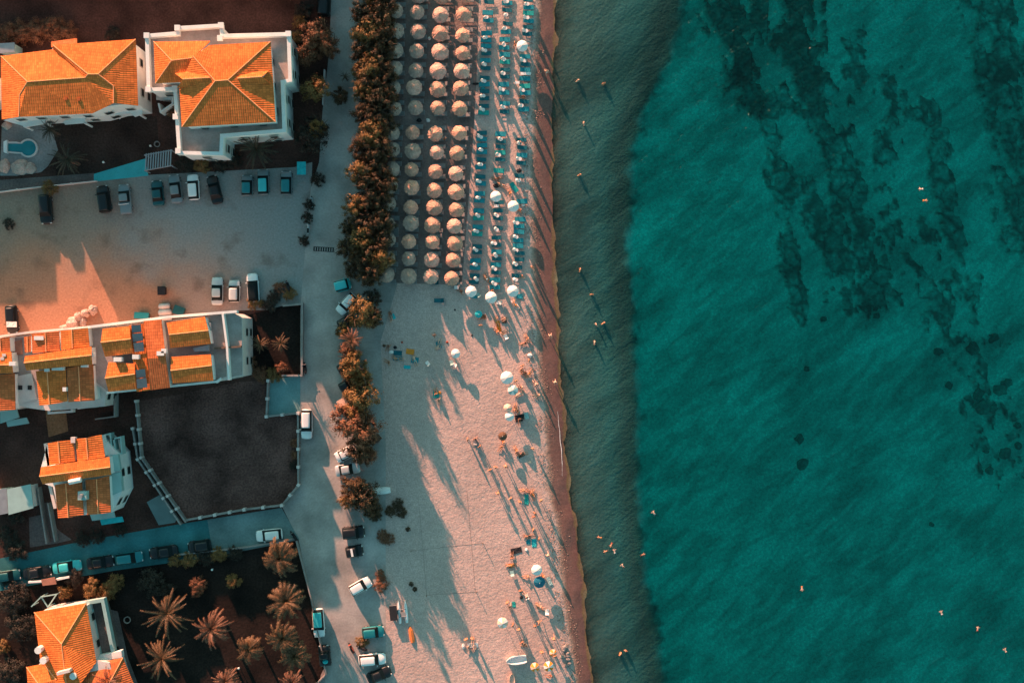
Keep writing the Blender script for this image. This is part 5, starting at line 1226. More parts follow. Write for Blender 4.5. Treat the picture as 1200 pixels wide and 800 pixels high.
for ri, (nm, rows_) in enumerate((('inner', A_), ('middle', B_), ('seaward', C_))):
    for i, (x, y) in enumerate(rows_):
        kd = rnd.choice(['dark', 'dark', 'teal', 'tealflat', 'dark', 'teal', 'green']) if i % 2 == 0 else rnd.choice(['dark', 'dark', 'teal', 'tealflat'])
        lab = f'teal sunbed, {ORD[i] if i < 32 else ORD[len(rows_) - 1 - i] + " from last"} down the {nm} open row by the water'
        bed(x + .6, y, kd, lab, 'teal sunbeds in three open rows', rnd.uniform(-4, 4))
bed(602.5, 219.5, 'green', 'bright teal sunbed turned aslant between two white parasols', None, -55); bed(515, 352, 'dark', 'dark teal sunbed lying alone below the straw umbrellas', None, 180)
# folded white parasols and small tables between the beds
def folded_():
    bm = bmesh.new(); rnd2 = random.Random(4); n = 16; prof = [(.02, 2.3), (.09, 2.22), (.17, 1.7), (.23, 1.15), (.2, .95), (.06, .93)]; rings = []
    for r_, z in prof: rings.append([bm.verts.new((r_ * (1 + .25 * (i % 2)) * math.cos(2 * PI * i / n), r_ * (1 + .25 * (i % 2)) * math.sin(2 * PI * i / n), z)) for i in range(n)])
    for a, b_ in zip(rings, rings[1:]):
        for i in range(n): bm.faces.new((a[i], b_[i], b_[(i + 1) % n], a[(i + 1) % n]))
    bm.faces.new(rings[0]); bmesh.ops.recalc_face_normals(bm, faces=bm.faces); return mesh('folded_canopy', bm, M['white_cloth'])
FOLD = folded_()
bm = bmesh.new(); tube(bm, (0, 0, -.2), (0, 0, 2.38), .035, .03, 8); FPOLE = mesh('pole', bm, M['pole'])
bm = bmesh.new(); bmesh.ops.create_cone(bm, cap_ends=True, segments=16, radius1=.27, radius2=.27, depth=.04, matrix=Matrix.Translation((0, 0, .5))); TTOP = mesh('table_top', bm, M['white_cloth'])
bm = bmesh.new(); tube(bm, (0, 0, 0), (0, 0, .48), .04); TLEG = mesh('leg', bm, M['pole'])
fa_ = [(568, 18.5), (567, 42), (566.5, 57.5), (566, 74), (565.5, 93.5), (564.5, 110.5), (564, 127), (561.5, 159), (562, 174), (561.5, 191), (560, 211), (559, 230), (558.5, 251.5), (557, 269.5), (556, 291.5), (555.5, 308.5), (556.5, 326)]
fb_ = [(592, 0), (591, 15.5), (590, 31.5), (588.5, 51), (588.5, 68), (588, 84.5), (587, 103.5), (588, 124), (584.5, 161.5), (582.5, 180), (580.5, 251), (580, 267.5), (578, 283.5), (579, 298), (578, 313.5), (578, 331)]
fc_ = [(616, 3), (616, 19), (614.5, 34.5), (612.5, 69.5), (611, 104), (609, 122), (607, 166.5), (607, 184.5), (606, 209.5), (604, 259.5), (603, 276), (603, 291.5), (602.5, 308), (602.5, 326)]
for ri, (nm, rows_) in enumerate((('inner', fa_), ('middle', fb_), ('seaward', fc_))):
    for i, (x, y) in enumerate(rows_):
        g = ground_z(x, y); p = W(x, y, 1.6)
        t = empty('folded_parasol', (p.x, p.y, g), 0, f'folded white parasol, {ORD[i]} down the {nm} row of teal sunbeds', 'parasol', 'folded white parasols between the teal sunbeds')
        t.rotation_euler = (R(rnd.uniform(-6, 6)), R(rnd.uniform(-8, 2)), rnd.uniform(0, 3))
        link('folded_canopy', FOLD, t); link('pole', FPOLE, t)
        q = W(x + 2.4, y + 1.8, .5)
        t = empty('side_table', (q.x, q.y, g), 0, f'small white table by the {ORD[i]} folded parasol of the {nm} teal row', 'table', 'small white tables between the teal sunbeds')
        link('table_top', TTOP, t); link('leg', TLEG, t)
def table_(px, py, w_, l_, label):
    a = root('table', px, py, label, 'table'); a.location.z = ground_z(px, py)
    bm = bmesh.new(); box(bm, (0, 0, .6), (w_, l_, .05)); link('table_top', mesh('table_top', bm, M['white_cloth']), a)
    for sx in (-1, 1):
        for sy in (-1, 1):
            bm = bmesh.new(); box(bm, (sx * w_ * .42, sy * l_ * .4, .29), (.05, .05, .58)); link('leg', mesh('leg', bm, M['pole']), a)
table_(616, 87.5, 1.5, .4, 'long white bench table crossing the seaward teal row'); table_(582, 242, .7, .4, 'small white table under the middle white parasol'); table_(535, 337, .6, .5, 'white table below the last straw umbrella'); table_(606, 98, .7, .35, 'small white table in the seaward teal row')

# open parasols
def parasol_mesh(m, m2=None, r_=.86, seed=0, scallop=.04):
    bm = bmesh.new(); n = 32; rings = []
    for k, (f, z) in enumerate([(.03, 2.12), (.3, 2.06), (.6, 1.93), (.85, 1.77), (1, 1.66), (.985, 1.57)]):
        rings.append([bm.verts.new((r_ * f * (1 - scallop * abs(math.sin(4 * 2 * PI * i / n)) * (k > 1)) * math.cos(2 * PI * i / n), r_ * f * (1 - scallop * abs(math.sin(4 * 2 * PI * i / n)) * (k > 1)) * math.sin(2 * PI * i / n), z - .03 * abs(math.sin(4 * 2 * PI * i / n)) * (k > 0))) for i in range(n)])
    for a, b_ in zip(rings, rings[1:]):
        for i in range(n):
            f = bm.faces.new((a[i], b_[i], b_[(i + 1) % n], a[(i + 1) % n]))
            if m2 and (i // 4) % 2: f.material_index = 1
    bm.faces.new(rings[0]); bmesh.ops.recalc_face_normals(bm, faces=bm.faces)
    return mesh('canopy', bm, [M[m], M[m2]] if m2 else M[m], True)
PAR = {}
bm = bmesh.new(); tube(bm, (0, 0, -.2), (0, 0, 2.2), .03, .025, 8); PPOLE = mesh('pole', bm, M['pole'])
bm = bmesh.new(); bmesh.ops.create_icosphere(bm, subdivisions=2, radius=.05, matrix=Matrix.Translation((0, 0, 2.2))); PFIN = mesh('finial', bm, M['pole'])
def parasol(px, py, d, m, label, m2=None, tilt=(0, 0), hs=1.0):
    key = (m, m2)
    if key not in PAR: PAR[key] = parasol_mesh(m, m2)
    g = ground_z(px, py); p = W(px, py, 1.9 * hs + g)
    t = empty('beach_parasol', (p.x, p.y, g), rnd.uniform(0, 1), label, 'parasol'); t.rotation_euler.x = R(tilt[0]); t.rotation_euler.y = R(tilt[1])
    s_ = d / S / 1.72
    link('canopy', PAR[key], t, None, None, (s_, s_, hs)); link('pole', PPOLE, t, None, None, (1, 1, hs)); link('finial', PFIN, t, (0, 0, 2.2 * (hs - 1)))
for q in [(612, 53.5, 13.5, 'white_cloth', 'open white parasol among the upper seaward teal sunbeds'), (581, 230, 13, 'white_cloth', 'open white parasol in the middle teal row'), (601.5, 241.5, 13.5, 'white_cloth', 'open white parasol beside the aslant bright teal sunbed'),
          (552, 341.5, 13.5, 'white_cloth', 'open white parasol ending the inner teal row'), (575.5, 348.5, 14, 'white_cloth', 'open white parasol ending the middle teal row'), (601, 341, 14, 'white_cloth', 'open white parasol ending the seaward teal row'),
          (535, 414, 11, 'white_cloth', 'small white parasol alone at the edge of the shaded sand', None, (0, -6), .85), (594, 442.5, 15.5, 'white_cloth', 'large white parasol touching the pale teal one'), (601, 457, 12.5, 'teal_roof', 'pale teal parasol touching the large white one', 'white_cloth'),
          (595, 478, 10, 'peach_cloth', 'peach parasol above the small white one'), (597, 488, 11, 'white_cloth', 'small white parasol just below the peach one'), (589, 511, 10.5, 'brown_cloth', 'brown parasol standing over a sitting couple', None, (0, 0), .9),
          (629, 668, 13, 'white_cloth', 'white parasol touching the dark blue one'), (631, 681, 14, 'blue_cloth', 'dark blue parasol touching the white one', None, (8, 0), .9), (589, 730, 13, 'peach_cloth', 'peach and white parasol above the white rowing boat', 'white_cloth'),
          (627, 782, 11, 'orange_cloth', 'orange parasol with a pale rim near the bottom', 'peach_cloth'), (643, 781, 12, 'orange_cloth', 'orange and white striped parasol near the wet sand', 'white_cloth'), (560, 367, 9, 'cyan_cloth', 'cyan beach shelter below the white end parasols', None, (10, 0), .6), (646, 766, 9, 'orange_cloth', 'small orange parasol above the striped one', 'peach_cloth', (0, 14), .75)]:
    parasol(*q)
# towels, blankets, bags
for k, (x, y, w_, l_, m, rz, lab) in enumerate([(466, 413.5, 1.25, .7, 'teal_dark', -3, 'dark teal blanket beside the sitting group'), (466, 420, 1.35, .65, 'teal_cloth', -3, 'teal blanket spread below the dark teal one'), (480.5, 412, 1.2, .8, 'orange_cloth', -8, 'orange blanket beside the teal blankets'), (486, 422, 1.1, .85, 'teal_cloth', -8, 'teal towel below the orange blanket'), (477, 430, 1.0, .5, 'cyan_cloth', -4, 'cyan towel at the bottom of the blanket group'),
        (460.5, 371, .6, .8, 'cyan_cloth', 25, 'cyan towel between two people by the ochre trees'), (514, 404, .7, 1.0, 'teal_cloth', 15, 'teal towel alone on the shaded sand'), (511, 462, .9, 1.0, 'teal_green', 0, 'green teal mat under the sitting couple on open sand'), (605, 645, 1.6, .8, 'black_cloth', 12, 'black mat on the open sand'), (599, 662.5, 1.0, .55, 'orange_cloth', 8, 'orange towel below the black mat'),
        (617, 585, .6, 1.5, 'teal_green', 0, 'green teal towel in the sunlit bathers group'), (626, 636, .65, 1.2, 'cyan_cloth', 0, 'cyan towel near the wet sand'), (619, 635, .6, .6, 'teal_cloth', 0, 'teal towel touching the cyan one'), (602, 708, .5, .8, 'teal_green', 5, 'green towel beside the huddled pair'), (644, 681, .55, 1.3, 'teal_roof', 25, 'pale teal towel beside the dark blue parasol'), (584, 382, .6, 1.6, 'orange_cloth', 12, 'orange towel under the lying bather'), (591, 375, .7, .9, 'brown_cloth', 0, 'brown towel above the orange one'), (608, 490, 1.1, 1.0, 'black_cloth', 10, 'dark blanket beside the small white parasol'), (617, 487, .6, 1.0, 'teal_roof', 15, 'pale teal towel near the dark blanket'), (632, 711, .8, 1.0, 'peach_cloth', 20, 'peach towel on the sand near the water'), (640, 716, .6, .6, 'teal_roof', 0, 'pale teal towel in the parasol shade'), (609, 347, .9, .7, 'teal_cloth', 0, 'teal towel under the seaward end parasol'), (570, 326, .45, 1.0, 'peach_cloth', 40, 'pale towel aslant beside the middle teal row'), (611, 533, 1.0, .6, 'black_cloth', 30, 'black towel beside the orange bather'), (604, 357, .6, 1.6, 'white_cloth', 35, 'white towel below the seaward end parasol'), (554, 756, 1.5, .7, 'white_cloth', 5, 'white towel under the sunlit group'), (557, 520, .8, .8, 'wall_grey', 0, 'grey towel beside the pair on open sand'), (567, 371, .6, .6, 'brown_cloth', 0, 'brown towel beside the cyan shelter'), (555, 347, 1.1, .6, 'teal_cloth', -8, 'teal towel under the inner end parasol')]):
    small('towel' if w_ < 1.2 else 'blanket', lab, 'towel', x, y, tarp(w_, l_, k * 1.7), m, None, rz)
for k, (x, y, sx, sy, sz, m, lab) in enumerate([(458.5, 412.5, .32, .2, .3, 'white_cloth', 'white cool bag beside the dark teal blanket'), (463, 407, .22, .2, .25, 'black_cloth', 'black bag behind the dark teal blanket'), (450, 405, .2, .18, .2, 'brown_cloth', 'small brown bag by the sitting group'), (471, 401, .14, .14, .14, 'red_cloth', 'tiny red ball above the orange blanket'), (524, 401, .15, .15, .15, 'red_cloth', 'tiny red ball near the small white parasol'), (621, 416, .3, .25, .25, 'white_cloth', 'white bag near the wet sand'), (608, 200, .3, .25, .25, 'black_cloth', 'black bag on the seaward teal row'), (581.5, 217.5, .4, .25, .3, 'black_cloth', 'black bag above the middle white parasol'), (566, 104, .3, .25, .25, 'cyan_cloth', 'bright cyan bag beside the inner teal row'), (557, 98, .4, .15, .2, 'black_cloth', 'black bag between straw umbrellas and teal row'), (501.5, 141, .25, .25, .3, 'white_cloth', 'white bucket in the gap between straw umbrella blocks'), (491, 141, .3, .25, .3, 'black_cloth', 'black bag in the gap between straw umbrella blocks'), (464, 108, .3, .3, .3, 'cyan_cloth', 'cyan bundle at the edge of the tree belt'), (503, 45, .2, .2, .25, 'white_cloth', 'white bucket between the second and third straw rows'), (617, 644, .2, .2, .2, 'white_cloth', 'small white ball near the black mat'), (611, 700, .22, .2, .2, 'black_cloth', 'small black bag beside the standing bather'), (621, 541.5, .2, .2, .2, 'peach_cloth', 'pale ball below the orange bather'), (543, 757, .2, .35, .3, 'white_cloth', 'white bag beside the sunlit group'), (515, 460, .2, .2, .2, 'orange_cloth', 'orange bag beside the sitting couple'), (613, 240, .2, .2, .2, 'white_cloth', 'white bag beside the seaward white parasol'), (553, 393, .12, .12, .12, 'black_cloth', 'tiny black bag on the shaded sand'), (533, 363, .12, .12, .12, 'black_cloth', 'tiny dark ball on the shaded sand')]):
    small('bag' if 'ball' not in lab and 'bucket' not in lab else ('beach_ball' if 'ball' in lab else 'bucket'), lab, 'bag' if 'ball' not in lab and 'bucket' not in lab else ('ball' if 'ball' in lab else 'bucket'), x, y, lump(k * 2.1, sx * 1.2, sy * 1.2, sz), m)
def chair_(px, py, m, rz, label):
    a = root('beach_chair', px, py, label, 'chair'); a.location.z = ground_z(px, py); a.rotation_euler.z = R(rz)
    bm = bmesh.new(); box(bm, (0, 0, .35), (.52, .5, .04)); link('seat', mesh('seat', bm, M[m]), a)
    bm = bmesh.new(); box(bm, (0, 0, .3), (.52, .04, .6)); bmesh.ops.transform(bm, matrix=Matrix.Translation((0, -.25, .33)) @ Matrix.Rotation(R(20), 4, 'X'), verts=bm.verts); link('backrest', mesh('backrest', bm, M[m]), a)
    for sx in (-1, 1):
        for sy in (-1, 1):
            bm = bmesh.new(); tube(bm, (sx * .25, sy * .22, 0), (sx * .25, sy * .22, .34), .02); link('leg', mesh('leg', bm, M['pole']), a)
for q in [(529, 424, 'teal_roof', 20, 'pale folding chair below the lone small white parasol'), (532, 427, 'white_cloth', 60, 'white folding chair below the lone small white parasol'), (592.5, 394, 'white_cloth', 30, 'white folding chair below the orange towel'), (612, 487, 'black_cloth', 0, 'black folding chair on the dark blanket'), (560, 345, 'teal_roof', 40, 'pale teal chair beside the inner end parasol'), (584, 354.5, 'white_cloth', 80, 'white chair beside the middle end parasol'), (600, 670, 'teal_roof', 10, 'pale ring backed chair below the orange towel'), (617, 697, 'white_cloth', 20, 'white chair behind the standing bather'), (641, 715, 'white_cloth', 0, 'white chair in the dark blue parasol shade'), (557, 517, 'metal', 0, 'grey folding chair beside the pair on open sand'), (501, 425, 'white_cloth', 40, 'white folding chair on the shaded sand')]:
    chair_(*q)

# ------------------------------------------------------------------ people
def skin_body(verts, edges, radii, sub=1):
    me = bpy.data.meshes.new('tmp'); me.from_pydata(verts, edges, [])
    o = bpy.data.objects.new('tmp', me); col.objects.link(o)
    o.modifiers.new('s', 'SKIN'); sd_ = o.modifiers.new('ss', 'SUBSURF'); sd_.levels = sub
    for v_, r_ in zip(me.skin_vertices[0].data, radii): v_.radius = (r_, r_)
    me.skin_vertices[0].data[0].use_root = True
    dg = bpy.context.evaluated_depsgraph_get(); m2 = bpy.data.meshes.new_from_object(o.evaluated_get(dg))
    bpy.data.objects.remove(o); bpy.data.meshes.remove(me)
    for p_ in m2.polygons: p_.use_smooth = True
    return m2
def pose(hip, chest, neck, head, top, arms, legs):
    """arms: (shoulder, elbow, hand); legs: (hip, knee, ankle, toe) for both sides"""
    V, E, Rr = [], [], []
    def add(p, r_, par=None):
        V.append(p); Rr.append(r_)
        if par is not None: E.append((par, len(V) - 1))
        return len(V) - 1
    ph = add(hip, .135); w_ = add(tuple((a + b) / 2 for a, b in zip(hip, chest)), .12, ph); pc = add(chest, .15, w_); pn = add(neck, .062, pc); pd = add(head, .098, pn); add(top, .07, pd)
    nose = tuple(a + b for a, b in zip(head, FACE)); add(nose, .022, pd)
    for s_, e_, h_ in arms:
        a = add(s_, .068, pc); b = add(e_, .045, a); c = add(h_, .034, b)
        d = tuple(h_[i] + (h_[i] - e_[i]) * .42 for i in range(3)); f = add(d, .022, c)
        side = (.05, 0, .02); add(tuple(h_[i] + (h_[i] - e_[i]) * .2 + side[i] for i in range(3)), .013, c)
    for h_, k_, an, to in legs:
        a = add(h_, .095, ph); b = add(k_, .062, a); c = add(an, .042, b); add(to, .034, c)
    body = skin_body(V, E, Rr)
    hair = skin_body([tuple(head[i] + (top[i] - head[i]) * .35 - FACE[i] * .25 for i in range(3)), tuple(top[i] + (top[i] - head[i]) * .15 - FACE[i] * .2 for i in range(3))], [(0, 1)], [.1, .085])
    suit = skin_body([tuple(hip[i] + (chest[i] - hip[i]) * .2 for i in range(3)), hip] + [tuple(q[0][i] + (q[1][i] - q[0][i]) * .3 for i in range(3)) for q in legs], [(0, 1), (1, 2), (1, 3)], [.135, .155, .118, .118])
    return body, hair, suit
FACE = (0, .11, 0)
POSE = {}
POSE['stand'] = pose((0, 0, .95), (0, .01, 1.3), (0, 0, 1.49), (0, .02, 1.6), (0, .01, 1.7), [((-.19, 0, 1.41), (-.26, -.02, 1.13), (-.25, .08, .9)), ((.19, 0, 1.41), (.3, .02, 1.15), (.2, .16, 1.02))], [((-.1, 0, .88), (-.11, .03, .48), (-.12, -.01, .07), (-.13, .15, .035)), ((.1, 0, .88), (.12, .02, .48), (.14, -.03, .07), (.17, .12, .035))])
POSE['walk'] = pose((0, 0, .93), (0, .04, 1.29), (0, .05, 1.47), (0, .08, 1.58), (0, .07, 1.68), [((-.19, .04, 1.4), (-.25, .16, 1.15), (-.22, .36, 1.0)), ((.19, .04, 1.4), (.26, -.1, 1.14), (.26, -.18, .88))], [((-.1, 0, .86), (-.1, -.1, .46), (-.1, -.38, .1), (-.1, -.26, .04)), ((.1, 0, .86), (.1, .2, .5), (.1, .3, .07), (.1, .46, .04))])
FACE = (0, .02, .11)
POSE['lie'] = pose((0, 0, .15), (0, .36, .16), (0, .56, .15), (0, .68, .17), (0, .78, .16), [((-.19, .47, .14), (-.32, .22, .1), (-.3, -.04, .07)), ((.19, .47, .14), (.36, .62, .1), (.16, .82, .1))], [((-.1, -.07, .14), (-.13, -.47, .17), (-.14, -.88, .09), (-.17, -.95, .16)), ((.1, -.07, .14), (.16, -.44, .3), (.14, -.84, .08), (.16, -.92, .14))])
FACE = (0, .11, 0)
POSE['sit'] = pose((0, 0, .16), (0, -.08, .5), (0, -.06, .69), (0, -.02, .8), (0, -.03, .9), [((-.18, -.07, .61), (-.27, -.16, .35), (-.25, -.3, .07)), ((.18, -.07, .61), (.24, .12, .42), (.14, .34, .4))], [((-.1, .06, .15), (-.13, .4, .42), (-.13, .68, .06), (-.14, .83, .06)), ((.1, .06, .15), (.15, .46, .2), (.16, .86, .07), (.17, .92, .18))])
FACE = (0, .06, -.09)
POSE['swim'] = pose((0, 0, .0), (0, .34, .03), (0, .52, .06), (0, .63, .1), (0, .73, .12), [((-.19, .43, .04), (-.42, .56, .02), (-.5, .8, .0)), ((.19, .43, .04), (.44, .5, .02), (.54, .74, 0))], [((-.1, -.08, .0), (-.22, -.46, -.0), (-.36, -.8, .01), (-.4, -.95, .02)), ((.1, -.08, 0), (.2, -.48, 0), (.28, -.86, .01), (.3, -1.0, .02))])
PM = {}
def person(px, py, ps, rz, sk, suit, label, hair='hair', dz=0, group=None, s_=1.06):
    key = (ps, sk, suit, hair)
    if key not in PM:
        r_ = []
        for me, m_ in zip(POSE[ps], (sk, hair, suit)):
            q = me.copy(); q.materials.clear(); q.materials.append(M[m_]); r_.append(q)
        PM[key] = r_
    b_, h_, u_ = PM[key]
    g = ground_z(px, py)
    if ps == 'swim': g = -.58; s_ = .86
    p = W(px, py, {'stand': 1.2, 'walk': 1.2}.get(ps, .2) + g)
    o = link('person', b_, None, (p.x, p.y, g + dz + (.0 if ps != 'swim' else .02)), (0, 0, R(rz)), (s_, s_, s_)); tag(o, label, 'person', group)
    link('hair', h_, o); link('swimwear', u_, o)
    return o
for q in [(457, 366, 'sit', 200, 'skin3', 'black_cloth', 'person in black sitting above the cyan towel near the trees'), (459, 375, 'sit', 30, 'skin2', 'wall_grey', 'person sitting below the cyan towel near the trees'),
 (455.5, 405, 'sit', 160, 'skin3', 'black_cloth', 'person in black sitting behind the dark teal blanket'), (456, 425, 'sit', 60, 'skin', 'brown_cloth', 'person sitting beside the lower teal blanket'), (466, 420, 'lie', 80, 'skin', 'teal_cloth', 'person lying on the lower teal blanket'), (486, 422, 'lie', 20, 'skin2', 'cyan_cloth', 'person lying on the teal towel below the orange blanket'),
 (509, 393, 'walk', 20, 'skin3', 'black_cloth', 'dark clothed person walking on the shaded sand'), (514, 404, 'lie', 160, 'skin2', 'teal_cloth', 'person lying on the lone teal towel in shade'), (511, 461, 'sit', 10, 'skin', 'orange_cloth', 'person in orange sitting on the green mat on open sand'), (514, 468, 'sit', 190, 'skin2', 'teal_cloth', 'person in teal sitting below the green mat on open sand'),
 (566, 372, 'sit', 100, 'skin3', 'brown_cloth', 'person sitting at the cyan beach shelter'), (563.5, 381, 'stand', 180, 'skin', 'orange_cloth', 'person standing below the cyan beach shelter'), (582, 377, 'lie', 12, 'skin', 'orange_cloth', 'bather lying on the orange towel'), (583, 389, 'sit', 40, 'skin', 'orange_cloth', 'bather sitting at the foot of the orange towel'), (588, 390.5, 'sit', -60, 'skin', 'peach_cloth', 'second bather sitting at the foot of the orange towel', 'hair2'), (593, 373, 'sit', 120, 'skin2', 'brown_cloth', 'bather sitting on the brown towel'),
 (604, 357, 'lie', 35, 'skin', 'orange_cloth', 'person lying on the white towel below the seaward end parasol'), (618, 397, 'sit', 30, 'skin', 'black_cloth', 'person in black sitting near the wet sand'), (615, 402, 'lie', 110, 'skin3', 'black_cloth', 'person lying near the wet sand beside the one in black'), (620, 422.5, 'stand', 90, 'skin', 'orange_cloth', 'person in orange standing below the white bag'),
 (612, 428.5, 'stand', 10, 'skin', 'red_cloth', 'person standing left of the crowd above the large white parasol'), (611, 433, 'sit', 200, 'skin', 'peach_cloth', 'person sitting in the crowd above the large white parasol'), (616, 437, 'sit', 90, 'skin3', 'brown_cloth', 'person in brown in the crowd above the large white parasol'), (620, 438, 'lie', 140, 'skin', 'orange_cloth', 'person in orange lying in the crowd above the large white parasol'),
 (605, 446, 'stand', 200, 'skin', 'peach_cloth', 'person standing right beside the large white parasol'), (611.5, 454, 'sit', 70, 'skin2', 'black_cloth', 'person with black trunks beside the pale teal parasol'), (609, 461.5, 'lie', 120, 'skin2', 'teal_roof', 'person lying below the pale teal parasol'), (604, 479, 'sit', 0, 'skin', 'orange_cloth', 'person in orange beside the peach parasol'), (607, 482, 'sit', 60, 'skin', 'red_cloth', 'person in red beside the peach parasol'), (609, 491, 'sit', 180, 'skin3', 'black_cloth', 'person in black on the dark blanket'),
 (628, 450, 'sit', 30, 'skin2', 'white_cloth', 'person in white sitting in the beach debris by the wet sand'), (632, 463, 'sit', 100, 'skin2', 'wall_grey', 'person in grey sitting by the wet sand'), (650.5, 447.5, 'walk', 190, 'skin2', 'white_cloth', 'person in white walking on the wet sand'), (645, 393, 'walk', 170, 'skin2', 'peach_cloth', 'pale person walking along the wet sand'),
 (590, 518, 'sit', 30, 'skin', 'orange_cloth', 'person in orange sitting below the brown parasol'), (588, 523, 'sit', 150, 'skin', 'brown_cloth', 'second person sitting below the brown parasol'), (548, 515, 'stand', 90, 'skin', 'peach_cloth', 'person standing at the end of the pair on open sand'), (557, 514, 'sit', 180, 'skin3', 'black_cloth', 'person sitting beside the grey folding chair'), (562, 523, 'stand', 40, 'skin3', 'black_cloth', 'person in black standing below the grey folding chair'),
 (574, 550.5, 'stand', 20, 'skin', 'orange_cloth', 'bather with a long shadow, inner of the standing pair'), (580.5, 547.5, 'stand', -20, 'skin', 'red_cloth', 'bather with a long shadow, outer of the standing pair'), (592.5, 546, 'walk', 190, 'skin', 'peach_cloth', 'bather walking alone beside the standing pair'), (605.5, 528, 'sit', 30, 'skin', 'orange_cloth', 'bather sitting beside the black towel'), (611, 532, 'lie', 100, 'skin3', 'black_cloth', 'dark bather lying on the black towel'), (624.5, 525.5, 'stand', 160, 'skin', 'orange_cloth', 'bather standing in sun near the wet sand'),
 (583.5, 577.5, 'walk', 200, 'skin', 'orange_cloth', 'bather walking on the open sand, most inland of the group'), (598, 584, 'stand', 30, 'skin', 'peach_cloth', 'bather with a long shadow inland of the green towel'), (609, 588, 'stand', -30, 'skin', 'orange_cloth', 'bather standing beside the green towel'), (614, 574, 'sit', 100, 'skin', 'peach_cloth', 'bather sitting above the green towel', 'hair2'), (624.5, 579, 'lie', 10, 'skin', 'orange_cloth', 'bather lying in sun beside the green towel'), (622, 577, 'sit', 60, 'skin3', 'black_cloth', 'dark haired bather sitting beside the lying one'), (634, 586, 'stand', 210, 'skin', 'orange_cloth', 'bather standing nearest the wet sand by the green towel'),
 (627, 601, 'stand', 150, 'skin3', 'brown_cloth', 'bather in brown, upper of the standing pair'), (625.5, 605.5, 'stand', 20, 'skin3', 'red_cloth', 'bather in red, lower of the standing pair'), (625, 620.5, 'stand', 70, 'skin', 'orange_cloth', 'bather standing above the cyan towel'), (631.5, 631, 'stand', 250, 'skin', 'orange_cloth', 'bather standing beside the cyan towel'), (620, 628, 'lie', 100, 'skin3', 'black_cloth', 'dark bather lying above the teal towel'),
 (600, 653, 'sit', 0, 'skin3', 'brown_cloth', 'person sitting between the black mat and the orange towel'), (599, 662.5, 'lie', 98, 'skin', 'orange_cloth', 'person lying on the orange towel below the black mat'), (637, 675, 'sit', 50, 'skin', 'orange_cloth', 'person in orange beside the dark blue parasol'), (619, 675, 'sit', 100, 'skin', 'peach_cloth', 'person sitting inland of the white and blue parasols'), (610, 692, 'stand', 10, 'skin3', 'brown_cloth', 'bather in brown standing below the dark blue parasol'), (617, 698, 'sit', 45, 'skin2', 'white_cloth', 'bather on the white chair below the blue parasol'),
 (594.5, 706, 'stand', 30, 'skin', 'orange_cloth', 'bather in orange, upper of the huddled pair'), (597, 710, 'sit', 200, 'skin2', 'red_cloth', 'bather sitting in the huddled pair'), (633, 711, 'lie', 60, 'skin', 'peach_cloth', 'bather lying on the peach towel'), (642, 650, 'walk', 190, 'skin2', 'peach_cloth', 'bather walking at the edge of the wet sand'),
 (601, 732, 'stand', 60, 'skin3', 'brown_cloth', 'bather in brown beside the peach and white parasol'), (608, 737, 'walk', 200, 'skin', 'orange_cloth', 'bather walking past the peach and white parasol'), (612, 752, 'stand', 30, 'skin3', 'black_cloth', 'dark bather above the white rowing boat'), (616, 755, 'sit', 90, 'skin', 'brown_cloth', 'bather sitting above the white rowing boat'), (627, 733, 'stand', 180, 'skin3', 'black_cloth', 'dark bather standing alone near the wet sand'), (632, 729, 'walk', 120, 'skin', 'peach_cloth', 'bather walking behind the dark one'), (649, 748, 'walk', 190, 'skin', 'orange_cloth', 'bather walking to the wet sand near the bottom'),
 (546, 749, 'stand', 20, 'skin', 'orange_cloth', 'inner bather of the sunlit pair with long shadows'), (553.5, 748, 'stand', -20, 'skin', 'orange_cloth', 'outer bather of the sunlit pair with long shadows', 'hair2'), (549, 757, 'sit', 180, 'skin2', 'white_cloth', 'bather in white sitting below the sunlit pair'), (555, 757, 'lie', 190, 'skin2', 'peach_cloth', 'bather lying below the sunlit pair'), (635, 764, 'stand', 0, 'skin', 'orange_cloth', 'bather standing above the two orange parasols'), (646, 791, 'sit', 100, 'skin3', 'red_cloth', 'bather in red sitting below the striped parasol'), (650, 768, 'stand', 200, 'skin', 'orange_cloth', 'bather beside the small orange parasol'),
 (609.5, 168, 'sit', 60, 'skin3', 'black_cloth', 'person in black on the seaward teal row'), (583, 209, 'lie', 100, 'skin3', 'red_cloth', 'person lying above the middle white parasol'), (588, 217, 'lie', 60, 'skin', 'peach_cloth', 'bather lying beside the black bag in the middle row'), (598, 227, 'sit', 20, 'skin', 'orange_cloth', 'bather sitting at the foot of the aslant teal sunbed'), (610, 247, 'sit', 70, 'skin3', 'black_cloth', 'person in black below the seaward white parasol'), (604, 54, 'sit', 0, 'skin', 'red_cloth', 'bather beside the upper white parasol'), (614, 114.5, 'sit', 80, 'skin3', 'black_cloth', 'dark person between the seaward teal sunbeds'), (624, 313, 'stand', 150, 'skin', 'orange_cloth', 'bather standing at the wet sand beside the seaward row'), (612, 324, 'sit', 100, 'skin', 'white_cloth', 'bather at the end of the last seaward sunbed'), (541, 342, 'sit', 60, 'skin3', 'black_cloth', 'person in black beside the inner end parasol'), (570.5, 326.5, 'lie', 40, 'skin', 'white_cloth', 'person lying on the pale aslant towel'), (577, 340.5, 'sit', 30, 'skin', 'orange_cloth', 'bather beside the middle end parasol'), (521, 163, 'stand', 20, 'skin3', 'black_cloth', 'dark person standing between the third and fourth straw rows'), (641, 84, 'walk', 10, 'skin2', 'white_cloth', 'pale person walking on the upper wet sand')]:
    on = 0.0
    person(*q[:7], hair=q[7] if len(q) > 7 else 'hair', dz=.04)
